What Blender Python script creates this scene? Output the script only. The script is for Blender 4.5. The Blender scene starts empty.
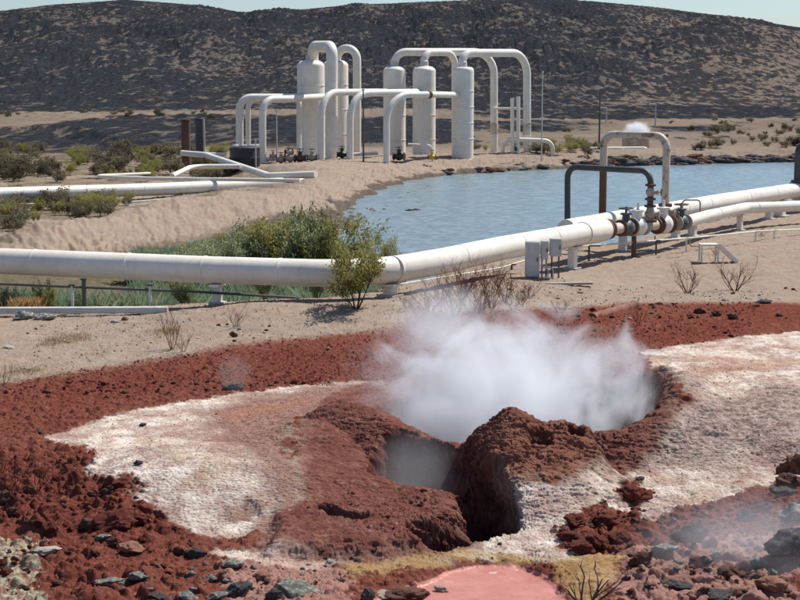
import bpy, math, random
import numpy as np
from mathutils import Vector, Matrix

random.seed(7)
PI = math.pi
sc = bpy.context.scene
col = sc.collection

# ------------------------------------------------------------------ camera
CAMZ, FPX, PIT = 6.2, 1500.0, math.atan((300 - 85) / 1500.0)
cd = bpy.data.cameras.new('camera'); cam = bpy.data.objects.new('camera', cd); col.objects.link(cam)
cam.location = (0, 0, CAMZ); cam.rotation_euler = (PI / 2 - PIT, 0, 0)
cd.sensor_width = 36; cd.lens = 36 * FPX / 800; cd.clip_start = .5; cd.clip_end = 30000
sc.camera = cam
SP, CP = math.sin(PIT), math.cos(PIT)


def ray(px, py):
    u, v = px - 400.0, 300.0 - py
    return (u, FPX * CP + v * SP, -FPX * SP + v * CP)


def W(px, py, z=0.0):                       # surveyed point on the level z
    r = ray(px, py); t = (z - CAMZ) / r[2]
    return (r[0] * t, r[1] * t)


def D(px, py, Y):                           # surveyed point at distance Y
    r = ray(px, py); t = Y / r[1]
    return Vector((r[0] * t, Y, CAMZ + r[2] * t))


# ------------------------------------------------------------------ noise
def _h(ix, iy, s):
    with np.errstate(over='ignore'):
        h = (ix.astype(np.int64).astype(np.uint32) * np.uint32(374761393) + iy.astype(np.int64).astype(np.uint32) * np.uint32(668265263) + np.uint32((s * 974634777) & 0xffffffff))
        h = (h ^ (h >> np.uint32(13))) * np.uint32(1274126177)
        h = h ^ (h >> np.uint32(16))
        h = h * np.uint32(2246822519); h = h ^ (h >> np.uint32(15))
    return h


def _r(ix, iy, s):
    return _h(ix, iy, s).astype(np.float32) / np.float32(4294967295.0)


def noise(x, y, f, s=0):                    # gradient noise about -.7...7
    x = x * f; y = y * f
    ix = np.floor(x); iy = np.floor(y); fx = (x - ix).astype(np.float32); fy = (y - iy).astype(np.float32)
    u = fx * fx * fx * (fx * (fx * 6 - 15) + 10); v = fy * fy * fy * (fy * (fy * 6 - 15) + 10)
    o = []
    for dx, dy in ((0, 0), (1, 0), (0, 1), (1, 1)):
        a = _r(ix + dx, iy + dy, s) * (2 * PI)
        o.append(np.cos(a) * (fx - dx) + np.sin(a) * (fy - dy))
    return (o[0] * (1 - u) + o[1] * u) * (1 - v) + (o[2] * (1 - u) + o[3] * u) * v


def fbm(x, y, f, n=4, s=0, g=.5):
    t = 0; a = 1
    for k in range(n):
        t = t + a * noise(x + 17.3 * k, y - 9.1 * k, f, s + k); f *= 2.03; a *= g
    return t


def billow(x, y, f, n=4, s=0, g=.5):
    t = 0; a = 1
    for k in range(n):
        t = t + a * np.abs(noise(x + 7.3 * k, y - 3.1 * k, f, s + k)) * 2; f *= 2.1; a *= g
    return t


def worley(x, y, f, s=0, jit=.9):           # F1, F2
    x = x * f; y = y * f
    ix = np.floor(x); iy = np.floor(y)
    f1 = np.full(x.shape, 9., np.float32); f2 = f1.copy()
    for dx in (-1, 0, 1):
        for dy in (-1, 0, 1):
            cx = ix + dx; cy = iy + dy
            px = cx + .5 + jit * (_r(cx, cy, s) - .5); py = cy + .5 + jit * (_r(cx, cy, s + 91) - .5)
            d = np.sqrt((px - x) ** 2 + (py - y) ** 2).astype(np.float32)
            f2 = np.minimum(f2, np.maximum(f1, d)); f1 = np.minimum(f1, d)
    return f1, f2


def domes(x, y, f, s=0, lo=.0, hi=.55):        # scattered half buried lumps of unequal size
    x = x * f; y = y * f; ix = np.floor(x); iy = np.floor(y); o = np.zeros(x.shape, np.float32)
    for dx in (-1, 0, 1):
        for dy in (-1, 0, 1):
            cx = ix + dx; cy = iy + dy; px = cx + _r(cx, cy, s); py = cy + _r(cx, cy, s + 91); rr = lo + (hi - lo) * _r(cx, cy, s + 33) ** 2
            o = np.maximum(o, np.sqrt(np.clip(rr * rr - (px - x) ** 2 - (py - y) ** 2, 0, 1)))
    return o / f


def sm(a, b, x):
    t = np.clip((x - a) / (b - a), 0, 1); return t * t * (3 - 2 * t)


def sdf(x, y, poly):                        # signed distance, negative inside
    P = np.array(poly, np.float64); n = len(P)
    d = np.full(x.shape, 1e9); ins = np.zeros(x.shape, bool)
    for i in range(n):
        a = P[i]; b = P[(i + 1) % n]; e = b - a
        wx = x - a[0]; wy = y - a[1]
        t = np.clip((wx * e[0] + wy * e[1]) / (e @ e + 1e-12), 0, 1)
        d = np.minimum(d, (wx - e[0] * t) ** 2 + (wy - e[1] * t) ** 2)
        c = ((a[1] > y) != (b[1] > y)) & (x < e[0] * (y - a[1]) / (b[1] - a[1] + 1e-12) + a[0])
        ins ^= c
    d = np.sqrt(d); return np.where(ins, -d, d)


def seg(x, y, pts):                         # distance to a polyline
    d = np.full(x.shape, 1e9)
    for a, b in zip(pts, pts[1:]):
        ex, ey = b[0] - a[0], b[1] - a[1]
        t = np.clip(((x - a[0]) * ex + (y - a[1]) * ey) / (ex * ex + ey * ey), 0, 1)
        d = np.minimum(d, (x - a[0] - ex * t) ** 2 + (y - a[1] - ey * t) ** 2)
    return np.sqrt(d)


def smax(a, b, k):
    h = np.clip(.5 + .5 * (a - b) / k, 0, 1); return b + (a - b) * h + k * h * (1 - h)


# ------------------------------------------------------------------ plan of the ground
WZ = -.8
POND = [W(*p, WZ) for p in [(340, 300), (385, 296), (430, 283), (500, 271), (540, 263), (590, 257), (620, 247), (680, 226), (740, 213), (820, 202), (1050, 190),
        (1050, 161), (900, 162), (800, 162.5), (720, 165), (650, 167), (590, 170), (520, 173), (470, 177), (440, 182), (412, 192), (394, 203), (380, 214), (362, 226), (345, 240)]]
INLET = [W(*p, WZ) for p in [(-300, 328), (-150, 328), (100, 329), (300, 322), (385, 303), (372, 262), (360, 232), (332, 222), (250, 231), (150, 250), (100, 258), (0, 268), (-150, 285), (-300, 290)]]
FLAT = [W(*p, -.3) for p in [(-500, 262), (-200, 250), (0, 243), (45, 231), (105, 223), (168, 211), (240, 204), (300, 189), (305, 178), (235, 168), (170, 150), (60, 135), (-500, 135)]]
P = lambda pts, z=0.: [W(a, b, z) for a, b in pts]
YAW_HILL = 900.0
CREST = np.array([(-400, 40), (-200, 22), (0, 12), (60, 5), (130, 1), (200, 6), (250, 14), (300, 10), (350, 5), (400, 4), (460, 2), (530, -1), (600, 4), (660, 9), (720, 16), (800, 28), (900, 40), (1200, 60)], float)
SHELF = P([(255, 566), (262, 520), (300, 500), (372, 500), (400, 506), (452, 497), (470, 520), (446, 545), (428, 556), (380, 561), (330, 562)], .1)
POOL = P([(350, 612), (385, 594), (428, 583), (446, 572), (475, 565), (518, 565), (544, 576), (560, 592), (590, 615), (630, 680), (300, 680)], -.02)
crc = (2.1, 27.0)


def H(x, y, detail=True, want=False):
    x = np.asarray(x, np.float64); y = np.asarray(y, np.float64)
    z = np.zeros(x.shape)
    wx = x + .0 * y; wy = y
    near = y < 46; far = y > 36
    m = {}
    # --- middle distance
    if far.any():
        X = x[far]; Y = y[far]; zz = .25 * fbm(X, Y, .03, 3, 5)
        dw = .5 * fbm(X, Y, .35, 3, 11) * np.clip(Y / 70, .5, 2)
        sp = sdf(X, Y, POND) + dw; si = sdf(X, Y, INLET) + dw
        Wd = 2.2 + 4.5 * sm(60, 85, Y) * (1 - .35 * sm(125, 140, Y))
        gw = 1.6 * fbm(X, Y, .16, 3, 39); gul = .3 + (.35 + .9 * np.clip(fbm(X, Y, .08, 2, 38) + .2, 0, 1)) * (np.abs(noise(X * .9 + Y * .35 + gw, Y * .2 + gw, 1.3, 31)) + .7 * np.abs(noise(X * .9 + Y * .35, Y * .5 - gw, 3.1, 32)) - .35)
        berm = .45 * np.exp(-((sp - Wd - 3) / 3.5) ** 2) * sm(60, 85, Y)
        zz = zz * .5 + berm
        e = np.clip((Wd - sp) / Wd, 0, 3)
        zz = zz - (.85 + .3 * berm) * sm(0, 1, np.clip(e, 0, 1)) * 1.0 - .5 * np.clip(e - 1, 0, 2)
        zz = zz - .38 * sm(70, 100, Y) * sm(.55, .68, e + .12 * fbm(X, Y, .5, 2, 47)) * (1 - sm(.72, 1.0, e)) 
        zz = zz + (gul - .3) * .55 * sm(.02, .3, e) * (1 - sm(.8, 1.1, e)) * sm(58, 75, Y)
        Wi = np.where(Y < 55, 1.8, 6.5); Wi = 1.8 + 4.7 * sm(50, 62, Y)
        e = np.clip((Wi - si) / Wi, 0, 1.6)
        zi = -(.73 + .26 * sm(50, 46, Y)) * sm(0, 1, e) + .16 * fbm(X, Y, .8, 3, 3) * sm(.5, 1, e) + (gul - .3) * .6 * sm(.02, .3, e) * (1 - sm(.8, 1.1, e)) * sm(52, 62, Y)
        zz = np.where(e > 0, np.minimum(zz, zz * (1 - sm(0, 1, e)) + zi), zz)
        sf = sdf(X, Y, FLAT) + dw * 2
        zz = zz - .75 * sm(1.5, -2.5, sf)
        # crest of the track: packed and slightly raised
        zz = zz + .25 * np.exp(-((sf - 1.2) / 1.4) ** 2) * (fbm(X, Y, .3, 2, 44) * .5 + .8) * sm(95, 75, Y)
        # lava flow terraces and hill
        px = 400 + 1500 * X / np.maximum(Y, 1)
        fl = sm(150, 240, Y + 25 * fbm(X, Y, .012, 3, 61)) * (.6 + .4 * sm(-.3, .4, fbm(X, Y * 2.2, .006, 3, 77)))
        zz = zz + 2.0 * fl * (1 - .4 * sm(400, 520, px) * sm(420, 250, Y))
        cz = CAMZ + (85 - np.interp(px, CREST[:, 0], CREST[:, 1])) * 900 / 1485.
        s = sm(300, 940, Y + 40 * fbm(X, Y, .006, 3, 8)) * .5 + .5 * np.clip((Y - 310) / 590, 0, 1) ** 1.25
        s = np.where(Y > 905, np.clip(s, 0, 1) * (1 - .75 * sm(905, 1500, Y)), s)
        zz = zz + (cz - 2.5) * np.clip(s, 0, 1)
        zz = zz + 7 * sm(330, 620, Y) * sm(880, 760, Y) * (billow(X, Y * .45, .012, 4, 21, .5) - .75) * sm(905, 800, Y)
        mt = sm(4500, 6500, Y); zz = zz * (1 - sm(2500, 4500, Y)) + mt * (CAMZ + np.clip((85 - 12 + (px - 0) * -.05), -40, 90) * 6500 / 1485 - 20) * (px < 200)
        if detail:
            rough = sm(160, 260, Y)
            zz = zz + (1 - rough) * (.05 * fbm(X, Y, 1.1, 4, 15) + .03 * billow(X, Y, 2.9, 2, 14)) * np.clip(Y / 60, .6, 1.3)
            f1, f2 = worley(X, Y * .3, .33, 5); f3, _ = worley(X, Y * .35, .8, 6)
            zz = zz + rough * (.9 * np.clip(.6 - f1, 0, 1) + .4 * (.5 - f3)) * (.4 + .6 * sm(300, 500, Y)) * 1.5 * (1 - .6 * sm(820, 900, Y)) * sm(2200, 1500, Y)
        z[far] = zz
        m['sp'] = (far, sp)
    # --- vent field
    if near.any():
        X = x[near]; Y = y[near]
        w1 = .10 * fbm(X, Y, 1.3, 3, 1); w2 = .10 * fbm(X, Y, 1.3, 3, 2)
        Xw = X + w1; Yw = Y + w2
        n = .12 * fbm(X, Y, .18, 3, 3) * sm(46, 38, Y)
        # low dome of the left crust
        a, b = W(205, 470, .4); r = np.sqrt(((Xw - a) / 4.4) ** 2 + ((Yw - b) / (np.where(Yw > b, 3.3, 2.9))) ** 2)
        n = n + .62 * sm(1.0, .12, r)
        # left cone and its shoulder
        a, b = W(325, 397, 1.0); rr = np.sqrt(((Xw - a) / 1.9) ** 2 + ((Yw - b) / 2.6) ** 2)
        n = n + .62 * sm(1, 0, rr)
        # ridge of the left cone down to the notch
        rp = [W(335, 394, 1.05), W(372, 402, 1.0), W(410, 428, .75), W(436, 447, .5)]
        d = seg(Xw, Yw, rp); n = np.maximum(n, n * .5 + sm(1.2, 0, d) * .55)
        # right broad swell
        a, b = W(770, 400, .5); r = np.sqrt(((Xw - a) / 4.2) ** 2 + ((Yw - b) / 4.8) ** 2)
        n = n + .75 * sm(1, .05, r)
        # crater rim
        ang = np.arctan2(Yw - crc[1], Xw - crc[0])
        r = np.sqrt(((Xw - crc[0]) / 2.7) ** 2 + ((Yw - crc[1]) / 2.9) ** 2) * (1 + .05 * np.sin(3 * ang + 1) + .05 * fbm(X, Y, 1.1, 2, 71))
        side = .22 + .33 * sm(.2, .9, np.cos(ang + .5))
        n = n + side * np.exp(-((r - 1.12) / .22) ** 2)
        # right mound
        a, b = W(512, 412, 1.2); b += .15
        q = np.sqrt((np.where(Xw < a, (Xw - a) / 1.15, (Xw - a) / 1.8)) ** 2 + (np.where(Yw < b, (Yw - b) / 2.7, (Yw - b) / 1.2)) ** 2)
        mound = 1.22 * np.clip(1 - q ** 1.25, 0, 1) ** .85
        c, d0 = W(566, 424, 1.0)
        q2 = np.sqrt(((Xw - c) / .85) ** 2 + ((Yw - d0) / 1.0) ** 2); mound = smax(mound, 1.0 * sm(1.15, .1, q2), .25)
        n = smax(n, mound, .22)
        # shelf of ropy mud below the pit
        d = sdf(Xw, Yw, SHELF); n = smax(n, .30 * sm(.12, -.35, d), .08)
        # pit between the mounds
        a, b = W(413, 478, 0.1); a += .02
        pr = np.sqrt(((Xw - a) / .68) ** 2 + ((Yw - b) / np.where(Yw > b, .95, .62)) ** 2)
        n = n - (n + 1.5) * sm(1.12, .80, pr)
        # undercut gully at the left foot of the right mound
        gp = [W(452, 478, .2), W(468, 502, .1), W(478, 528, .05), W(452, 546, .0), W(434, 553, -.05)]
        cw = .13 * fbm(X, Y, 2.3, 4, 18, .6); d = seg(Xw, Yw, gp) + cw; n = n - (n + .95) * sm(.40, .08, d)
        gp = [W(466, 486, .3), W(490, 505, .25), W(482, 530, .1)]; d = seg(Xw, Yw, gp) + cw; n = n - (n + .7) * sm(.42, .14, d)
        for (px_, py_, z_, r_, dp) in [(540, 432, 1.0, .27, .50), (572, 428, .95, .20, .40), (433, 551, 0, .24, .65), (500, 500, .4, .24, .5), (246, 505, .35, .28, .07), (478, 492, .5, .25, .55)]:
            a, b = W(px_, py_, z_); d = np.sqrt((Xw - a) ** 2 + ((Yw - b) * .75) ** 2) + .06 * fbm(X, Y, 3, 2, 9)
            n = n - dp * sm(r_, r_ * .35, d)
        d = seg(Xw, Yw, [W(322, 506, .3), W(345, 522, .22), W(378, 524, .2)]); n = n - .28 * sm(.17, .05, d)
        # crater
        n = n - (n + 2.3) * sm(1.02, .86, r)
        # pool
        ps = sdf(X, Y, POOL) + .5 * w1; n = n * sm(-.05, .5, ps) - .04 * sm(.05, -.05, ps)
        # lower right terraces running up to the right
        dd = (X * .42 - (Y - 18.4)) ; tz = sm(1.5, 3.2, X) * sm(22.2, 20.5, Y - X * .25)
        n = n + tz * (.10 * np.abs((dd * 1.1 + w1 * 2) % 1.0 - .5) * 2)
        m['r'] = r; m['pr'] = pr; m['q'] = q; m['ps'] = ps
        if detail:
            K = zones(X, Y)
            n0 = n.copy(); ns = fbm(X, Y, .9, 1, 2) * .0 + n0; Xr, Yr = X, Y; X = X + .5 * ns; Y = Y + 1.25 * ns; Xw = Xw + .5 * ns; Yw = Yw + 1.25 * ns
            f1, f2 = worley(Xw, Yw, 5.2, 41); g1, g2 = worley(X, Y, 11., 42)
            s1, s2 = worley(X * .8 + .3 * Y, Y * 2.0 - .25 * X, 5.5, 43); t1, t2 = worley(X + w1, Y * 1.5, 13., 44)
            clod = .085 * np.clip(.52 - f1, 0, 1) + .035 * (.5 - g1)
            bil = billow(Xw, Yw, 1.7, 4, 51, .55)
            big, _ = worley(Xw, Yw, 1.9, 45)
            d1 = domes(Xw, Yw, 9., 61); d2 = domes(Xw + .3 * w2, Yw, 4.2, 62, 0, .6); d3 = domes(Xw, Yw, 19., 63); d4 = domes(Xw + w1, Yw, 1.9, 64, 0, .5)
            gr = fbm(X, Y, 9., 3, 65)
            red = d1 * .9 + d3 * .8 + .05 * fbm(X, Y, 2.2, 4, 52) + .012 * gr + .25 * d2
            lump = d1 * .9 + d2 * .75 + d3 * .7 + .5 * d4 + .10 * fbm(X, Y, 1.7, 4, 53) + .02 * gr
            am = .25 + .75 * sm(-.25, .3, fbm(X, Y, .9, 2, 66)); rg_ = 1 - np.abs(fbm(Xw, Yw * 1.7, 1.5, 5, 69, .6)) * 2.2; ropy = -.035 * am * (1 - sm(.0, .16, s2 - s1)) - .012 * (1 - sm(0, .2, t2 - t1)) + .04 * bil - .09 * np.clip(rg_ - .55, 0, 1) + .06 * fbm(X, Y * 1.5, 1.6, 5, 55, .6) + .15 * d2 * (1 - am) + .45 * d3 + .02 * gr; ropy = ropy * (.5 + .5 * sm(-1.0, .9, X - .25 * (Y - 22)))
            crust = .2 * d3 + -.016 * (1 - sm(.0, .28, s2 - s1)) - .014 * (1 - sm(0, .25, t2 - t1)) + .018 * fbm(X, Y, 3, 4, 54)
            crr = .034 * (billow(X * .8 + Y * .25, Y * 1.6 - X * .5, 2.4, 4, 57, .6) - .6) + crust
            sand = .5 * d3 + .05 * fbm(X, Y, 1.3, 5, 56) + .012 * gr + .25 * d1 + .03 * np.clip(.35 - f1, 0, 1) * (_r(np.floor(X * 2), np.floor(Y * 2), 5) > .6)
            rockbase = crust
            dz = sand * K['sand'] + red * K['red'] * (1 - K['lump']) + lump * K['lump'] + ropy * K['ropy'] + crust * K['crustL'] + crr * K['crustR']
            pf = (1 - .93 * sm(.1, -.1, ps)) * (1 - .45 * sm(.1, -.2, np.minimum.reduce([sdf(Xr, Yr, ZX[k_]) for k_ in ('yellow', 'yellow2', 'yellow3')])))
            X, Y = Xr, Yr; dz = dz * pf * sm(46, 40, Y); n = n + dz; m['K'] = K
        if far.any():
            both = (y < 46) & (y > 36); bl = sm(37, 44, y[near])
            z[near] = z[near] * bl + n * (1 - bl)
        else:
            z[near] = n
    dp = seg(x, y, [(-3.2, 39.3), (0, 40), (3.9, 45.2)])
    z = z + .42 * np.exp(-(dp / 2.6) ** 2)
    return (z, m) if want else z


_T0 = np.concatenate([np.linspace(13, 60, 300), np.linspace(60, 180, 160)[1:], np.linspace(180, 1000, 200)[1:]])


def ground(px, py, detail=False):           # where the sight line through a surveyed point meets the ground
    r = ray(px, py); t = _T0 / r[1]
    for it in range(2):
        x = r[0] * t; y = r[1] * t; zr = CAMZ + r[2] * t
        h = _lookup(x, y) if 'GRID' in globals() and GRID else H(x, y, detail); k = int(np.argmax(h >= zr))
        if not (h >= zr).any(): k = len(t) - 1
        if it == 0: t = np.linspace(t[max(k - 1, 0)], t[k] + 1e-6, 24)
    return Vector((x[k], y[k], h[k]))


ZP = {}


def zones(X, Y):
    wq = .30 * fbm(X, Y, .7, 4, 81); wv = .12 * fbm(X, Y, 3.1, 4, 82)
    g = lambda k, s=.18: sm(s, -s, sdf(X, Y, ZP[k]) + wq * .6 + wv * 1.6)
    cl = sm(.3, -.3, sdf(X, Y, ZP['crustL']) + wq * (.6 + 1.6 * sm(-2.6, -1.4, X)) + wv * 1.6); cr = g('crustR', .25); ro = g('ropy', .55); rd = g('red', 1.1)
    cb = g('crustB'); lu = np.maximum(g('lump', .5), g('lumpR', .3))
    for k in ('islandA', 'islandB', 'islandC'):
        cr = cr * (1 - g(k))
    cl = cl * (1 - g('islandE')) * (1 - ro); cb = cb * (1 - ro)
    cr = cr * (1 - ro)
    c = np.clip(cl + cb, 0, 1); cr = cr * (1 - c)
    ro = ro * (1 - 0)
    left = np.clip(1 - c - cr - ro, 0, 1)
    return dict(crustL=c, crustR=cr, ropy=ro, red=left * rd, lump=left * rd * lu, sand=left * (1 - rd))


G = lambda pts: [tuple(ground(a, b)[:2]) for a, b in pts]
ZP = {k: [(0, -500), (1, -500), (0, -501)] for k in ('crustL', 'crustR', 'ropy', 'red', 'lump', 'crustB', 'lumpR', 'islandA', 'islandB', 'islandC', 'islandD', 'islandE')}
ZN = {}
ZN['crustL'] = G([(44, 438), (75, 427), (135, 411), (240, 393), (300, 386), (372, 378), (380, 392), (345, 397), (300, 418), (282, 446), (316, 498), (290, 522), (262, 536), (225, 541), (185, 528), (155, 508), (130, 495), (150, 482), (110, 476), (85, 470), (95, 455), (70, 442)])
ZN['crustR'] = G([(640, 352), (700, 343), (760, 335), (830, 330), (900, 330), (900, 470), (800, 475), (760, 486), (700, 505), (665, 515), (630, 540), (600, 560), (540, 560), (500, 554), (468, 556), (440, 558), (470, 545), (492, 528), (498, 500), (510, 488), (560, 485), (585, 455), (640, 462), (665, 430), (690, 400), (672, 380), (655, 368)])
ZN['crustB'] = G([(215, 548), (260, 548), (330, 550), (350, 556), (340, 566), (300, 566), (240, 562), (205, 556)])
ZN['ropy'] = G([(262, 545), (270, 520), (300, 500), (303, 450), (300, 430), (320, 398), (350, 386), (372, 381), (405, 395)]) + [(-.2, 30.6), (2.2, 31.4), (5.4, 29.6)] + G([(652, 372), (668, 385), (672, 420), (650, 455), (600, 462), (575, 480), (510, 484), (494, 500), (490, 530), (450, 553), (425, 560), (340, 561), (300, 558)])
ZN['red'] = [W(*p) for p in [(-200, 392), (0, 388), (130, 368), (225, 352), (320, 343), (385, 338), (430, 326), (500, 320), (560, 314), (640, 306), (740, 304), (830, 305), (1100, 304), (1300, 700), (-400, 900)]]
ZN['lump'] = [W(*p) for p in [(-200, 435), (0, 445), (60, 448), (110, 480), (150, 510), (200, 545), (240, 575), (200, 640), (-300, 700)]]
ZN['lumpR'] = G([(545, 530), (600, 500), (650, 505), (720, 520), (800, 480), (880, 470), (880, 620), (600, 620), (640, 570)])
ZN['islandA'] = G([(552, 528), (570, 512), (602, 505), (622, 512), (640, 523), (700, 519), (670, 540), (640, 568), (610, 575), (580, 556), (556, 548)])
ZN['islandB'] = G([(612, 494), (632, 481), (650, 492), (640, 502), (618, 500)])
ZN['islandC'] = G([(640, 590), (670, 556), (720, 530), (760, 508), (800, 490), (860, 480), (880, 520), (800, 560), (720, 580), (690, 600)])
ZN['islandD'] = G([(690, 350), (640, 366), (655, 378), (720, 376), (780, 366), (770, 356), (740, 352)])
ZN['islandE'] = G([(58, 455), (85, 444), (98, 460), (78, 470)])
ZP = ZN
ZX = {
    'yellow': [W(*p) for p in [(335, 571), (380, 570), (430, 563), (452, 563), (430, 571), (395, 579), (355, 584)]],
    'yellow2': [W(*p) for p in [(556, 566), (596, 560), (626, 566), (616, 584), (606, 604), (590, 630), (565, 600), (562, 582)]],
    'yellow3': [W(*p) for p in [(440, 556), (520, 558), (560, 566), (540, 566), (490, 561), (450, 563)]],
    'lichen': [W(*p) for p in [(-60, 545), (22, 548), (46, 556), (40, 580), (36, 620), (-60, 640)]],
    'pinkish': [W(*p) for p in [(230, 566), (330, 568), (350, 590), (345, 640), (240, 640)]],
    'pinkR': [W(*p) for p in [(610, 562), (700, 556), (800, 545), (800, 640), (600, 640)]],
}
# dark lava on the plain and hills, outlined on the map
LAVA = [q for q in [
    [(-300, 156), (0, 155), (60, 153), (150, 151), (300, 149), (400, 147), (490, 141), (490, 121), (380, 117), (300, 116), (200, 115), (130, 116), (80, 120), (30, 128), (0, 133), (-300, 138)],
    [(470, 134), (540, 133), (600, 130), (600, 124), (540, 120), (480, 122)],
    [(480, 118), (600, 120), (700, 119), (900, 118), (900, 110), (700, 106), (560, 103), (480, 106)],
    [(640, 133), (700, 132), (745, 130), (715, 126), (650, 127)], [(560, 92), (610, 97), (640, 95), (600, 88), (570, 86)]]]

LAVA = [G(q) for q in LAVA]


def new_mesh(name, verts, faces_idx, loops_per=4, smooth=True):
    me = bpy.data.meshes.new(name); nf = len(faces_idx)
    me.vertices.add(len(verts)); me.vertices.foreach_set('co', np.asarray(verts, np.float32).ravel())
    me.loops.add(nf * loops_per); me.loops.foreach_set('vertex_index', np.asarray(faces_idx, np.int32).ravel())
    me.polygons.add(nf); me.polygons.foreach_set('loop_start', np.arange(nf, dtype=np.int32) * loops_per)
    try: me.polygons.foreach_set('loop_total', np.full(nf, loops_per, np.int32))
    except Exception: pass
    me.update(calc_edges=True)
    me.polygons.foreach_set('use_smooth', np.full(nf, smooth)); me.validate(); return me


def tag(o, label=None, cat=None, group=None, kind=None):
    for k, v in (('label', label), ('category', cat), ('group', group), ('kind', kind)):
        if v: o[k] = v
    return o


# ------------------------------------------------------------------ node helpers
class N:
    def __init__(s, name, kind='surf'):
        s.m = bpy.data.materials.new(name); s.m.use_nodes = True; s.t = s.m.node_tree; s.t.nodes.clear()
        s.out = s.t.nodes.new('ShaderNodeOutputMaterial')

    def n(s, ty, **k):
        x = s.t.nodes.new('ShaderNode' + ty)
        for a, b in k.items():
            if hasattr(x, a): setattr(x, a, b)
            else: x.inputs[a.replace('_', ' ')].default_value = b
        return x

    def l(s, a, b): s.t.links.new(a, b)

    def coord(s, which='Object'): return s.n('TexCoord').outputs[which]

    def map(s, v, scale=(1, 1, 1)):
        x = s.n('Mapping'); x.inputs['Scale'].default_value = scale; s.l(v, x.inputs['Vector']); return x.outputs[0]

    def noise(s, v, scale, detail=4, rough=.55, dist=0):
        x = s.n('TexNoise'); x.inputs['Scale'].default_value = scale; x.inputs['Detail'].default_value = detail
        x.inputs['Roughness'].default_value = rough; x.inputs['Distortion'].default_value = dist; s.l(v, x.inputs['Vector']); return x.outputs['Fac']

    def vor(s, v, scale, feat='F1', out='Distance'):
        x = s.n('TexVoronoi'); x.feature = feat; x.inputs['Scale'].default_value = scale; s.l(v, x.inputs['Vector']); return x.outputs[out]

    def ramp(s, f, stops):
        x = s.n('ValToRGB'); e = x.color_ramp.elements
        while len(e) > 1: e.remove(e[0])
        e[0].position = stops[0][0]; e[0].color = (*stops[0][1], 1) if isinstance(stops[0][1], tuple) else (stops[0][1],) * 3 + (1,)
        for p, c in stops[1:]:
            q = e.new(p); q.color = (*c, 1) if isinstance(c, tuple) else (c, c, c, 1)
        s.l(f, x.inputs[0]); return x.outputs[0]

    def math(s, op, a, b=None, c=None):
        x = s.n('Math'); x.operation = op
        for i, v in enumerate((a, b, c)):
            if v is None: continue
            if isinstance(v, (int, float)): x.inputs[i].default_value = v
            else: s.l(v, x.inputs[i])
        return x.outputs[0]

    def mix(s, f, a, b, mode='MIX'):
        x = s.n('Mix'); x.data_type = 'RGBA'; x.blend_type = mode
        for v, sock in ((f, x.inputs[0]), (a, x.inputs[6]), (b, x.inputs[7])):
            if isinstance(v, (int, float)): sock.default_value = v
            elif isinstance(v, tuple): sock.default_value = (*v, 1)
            else: s.l(v, sock)
        return x.outputs[2]

    def bump(s, h, st=.3, dist=.02, nrm=None):
        x = s.n('Bump'); x.inputs['Strength'].default_value = st; x.inputs['Distance'].default_value = dist; s.l(h, x.inputs['Height'])
        if nrm is not None: s.l(nrm, x.inputs['Normal'])
        return x.outputs[0]

    def bsdf(s, colr, rough=.7, nrm=None, metal=0, spec=.4):
        b = s.n('BsdfPrincipled')
        for v, k in ((colr, 'Base Color'), (rough, 'Roughness'), (metal, 'Metallic'), (spec, 'Specular IOR Level')):
            if isinstance(v, (int, float)): b.inputs[k].default_value = v
            elif isinstance(v, tuple): b.inputs[k].default_value = (*v, 1)
            else: s.l(v, b.inputs[k])
        if nrm is not None: s.l(nrm, b.inputs['Normal'])
        s.l(b.outputs[0], s.out.inputs[0]); return b


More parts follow.
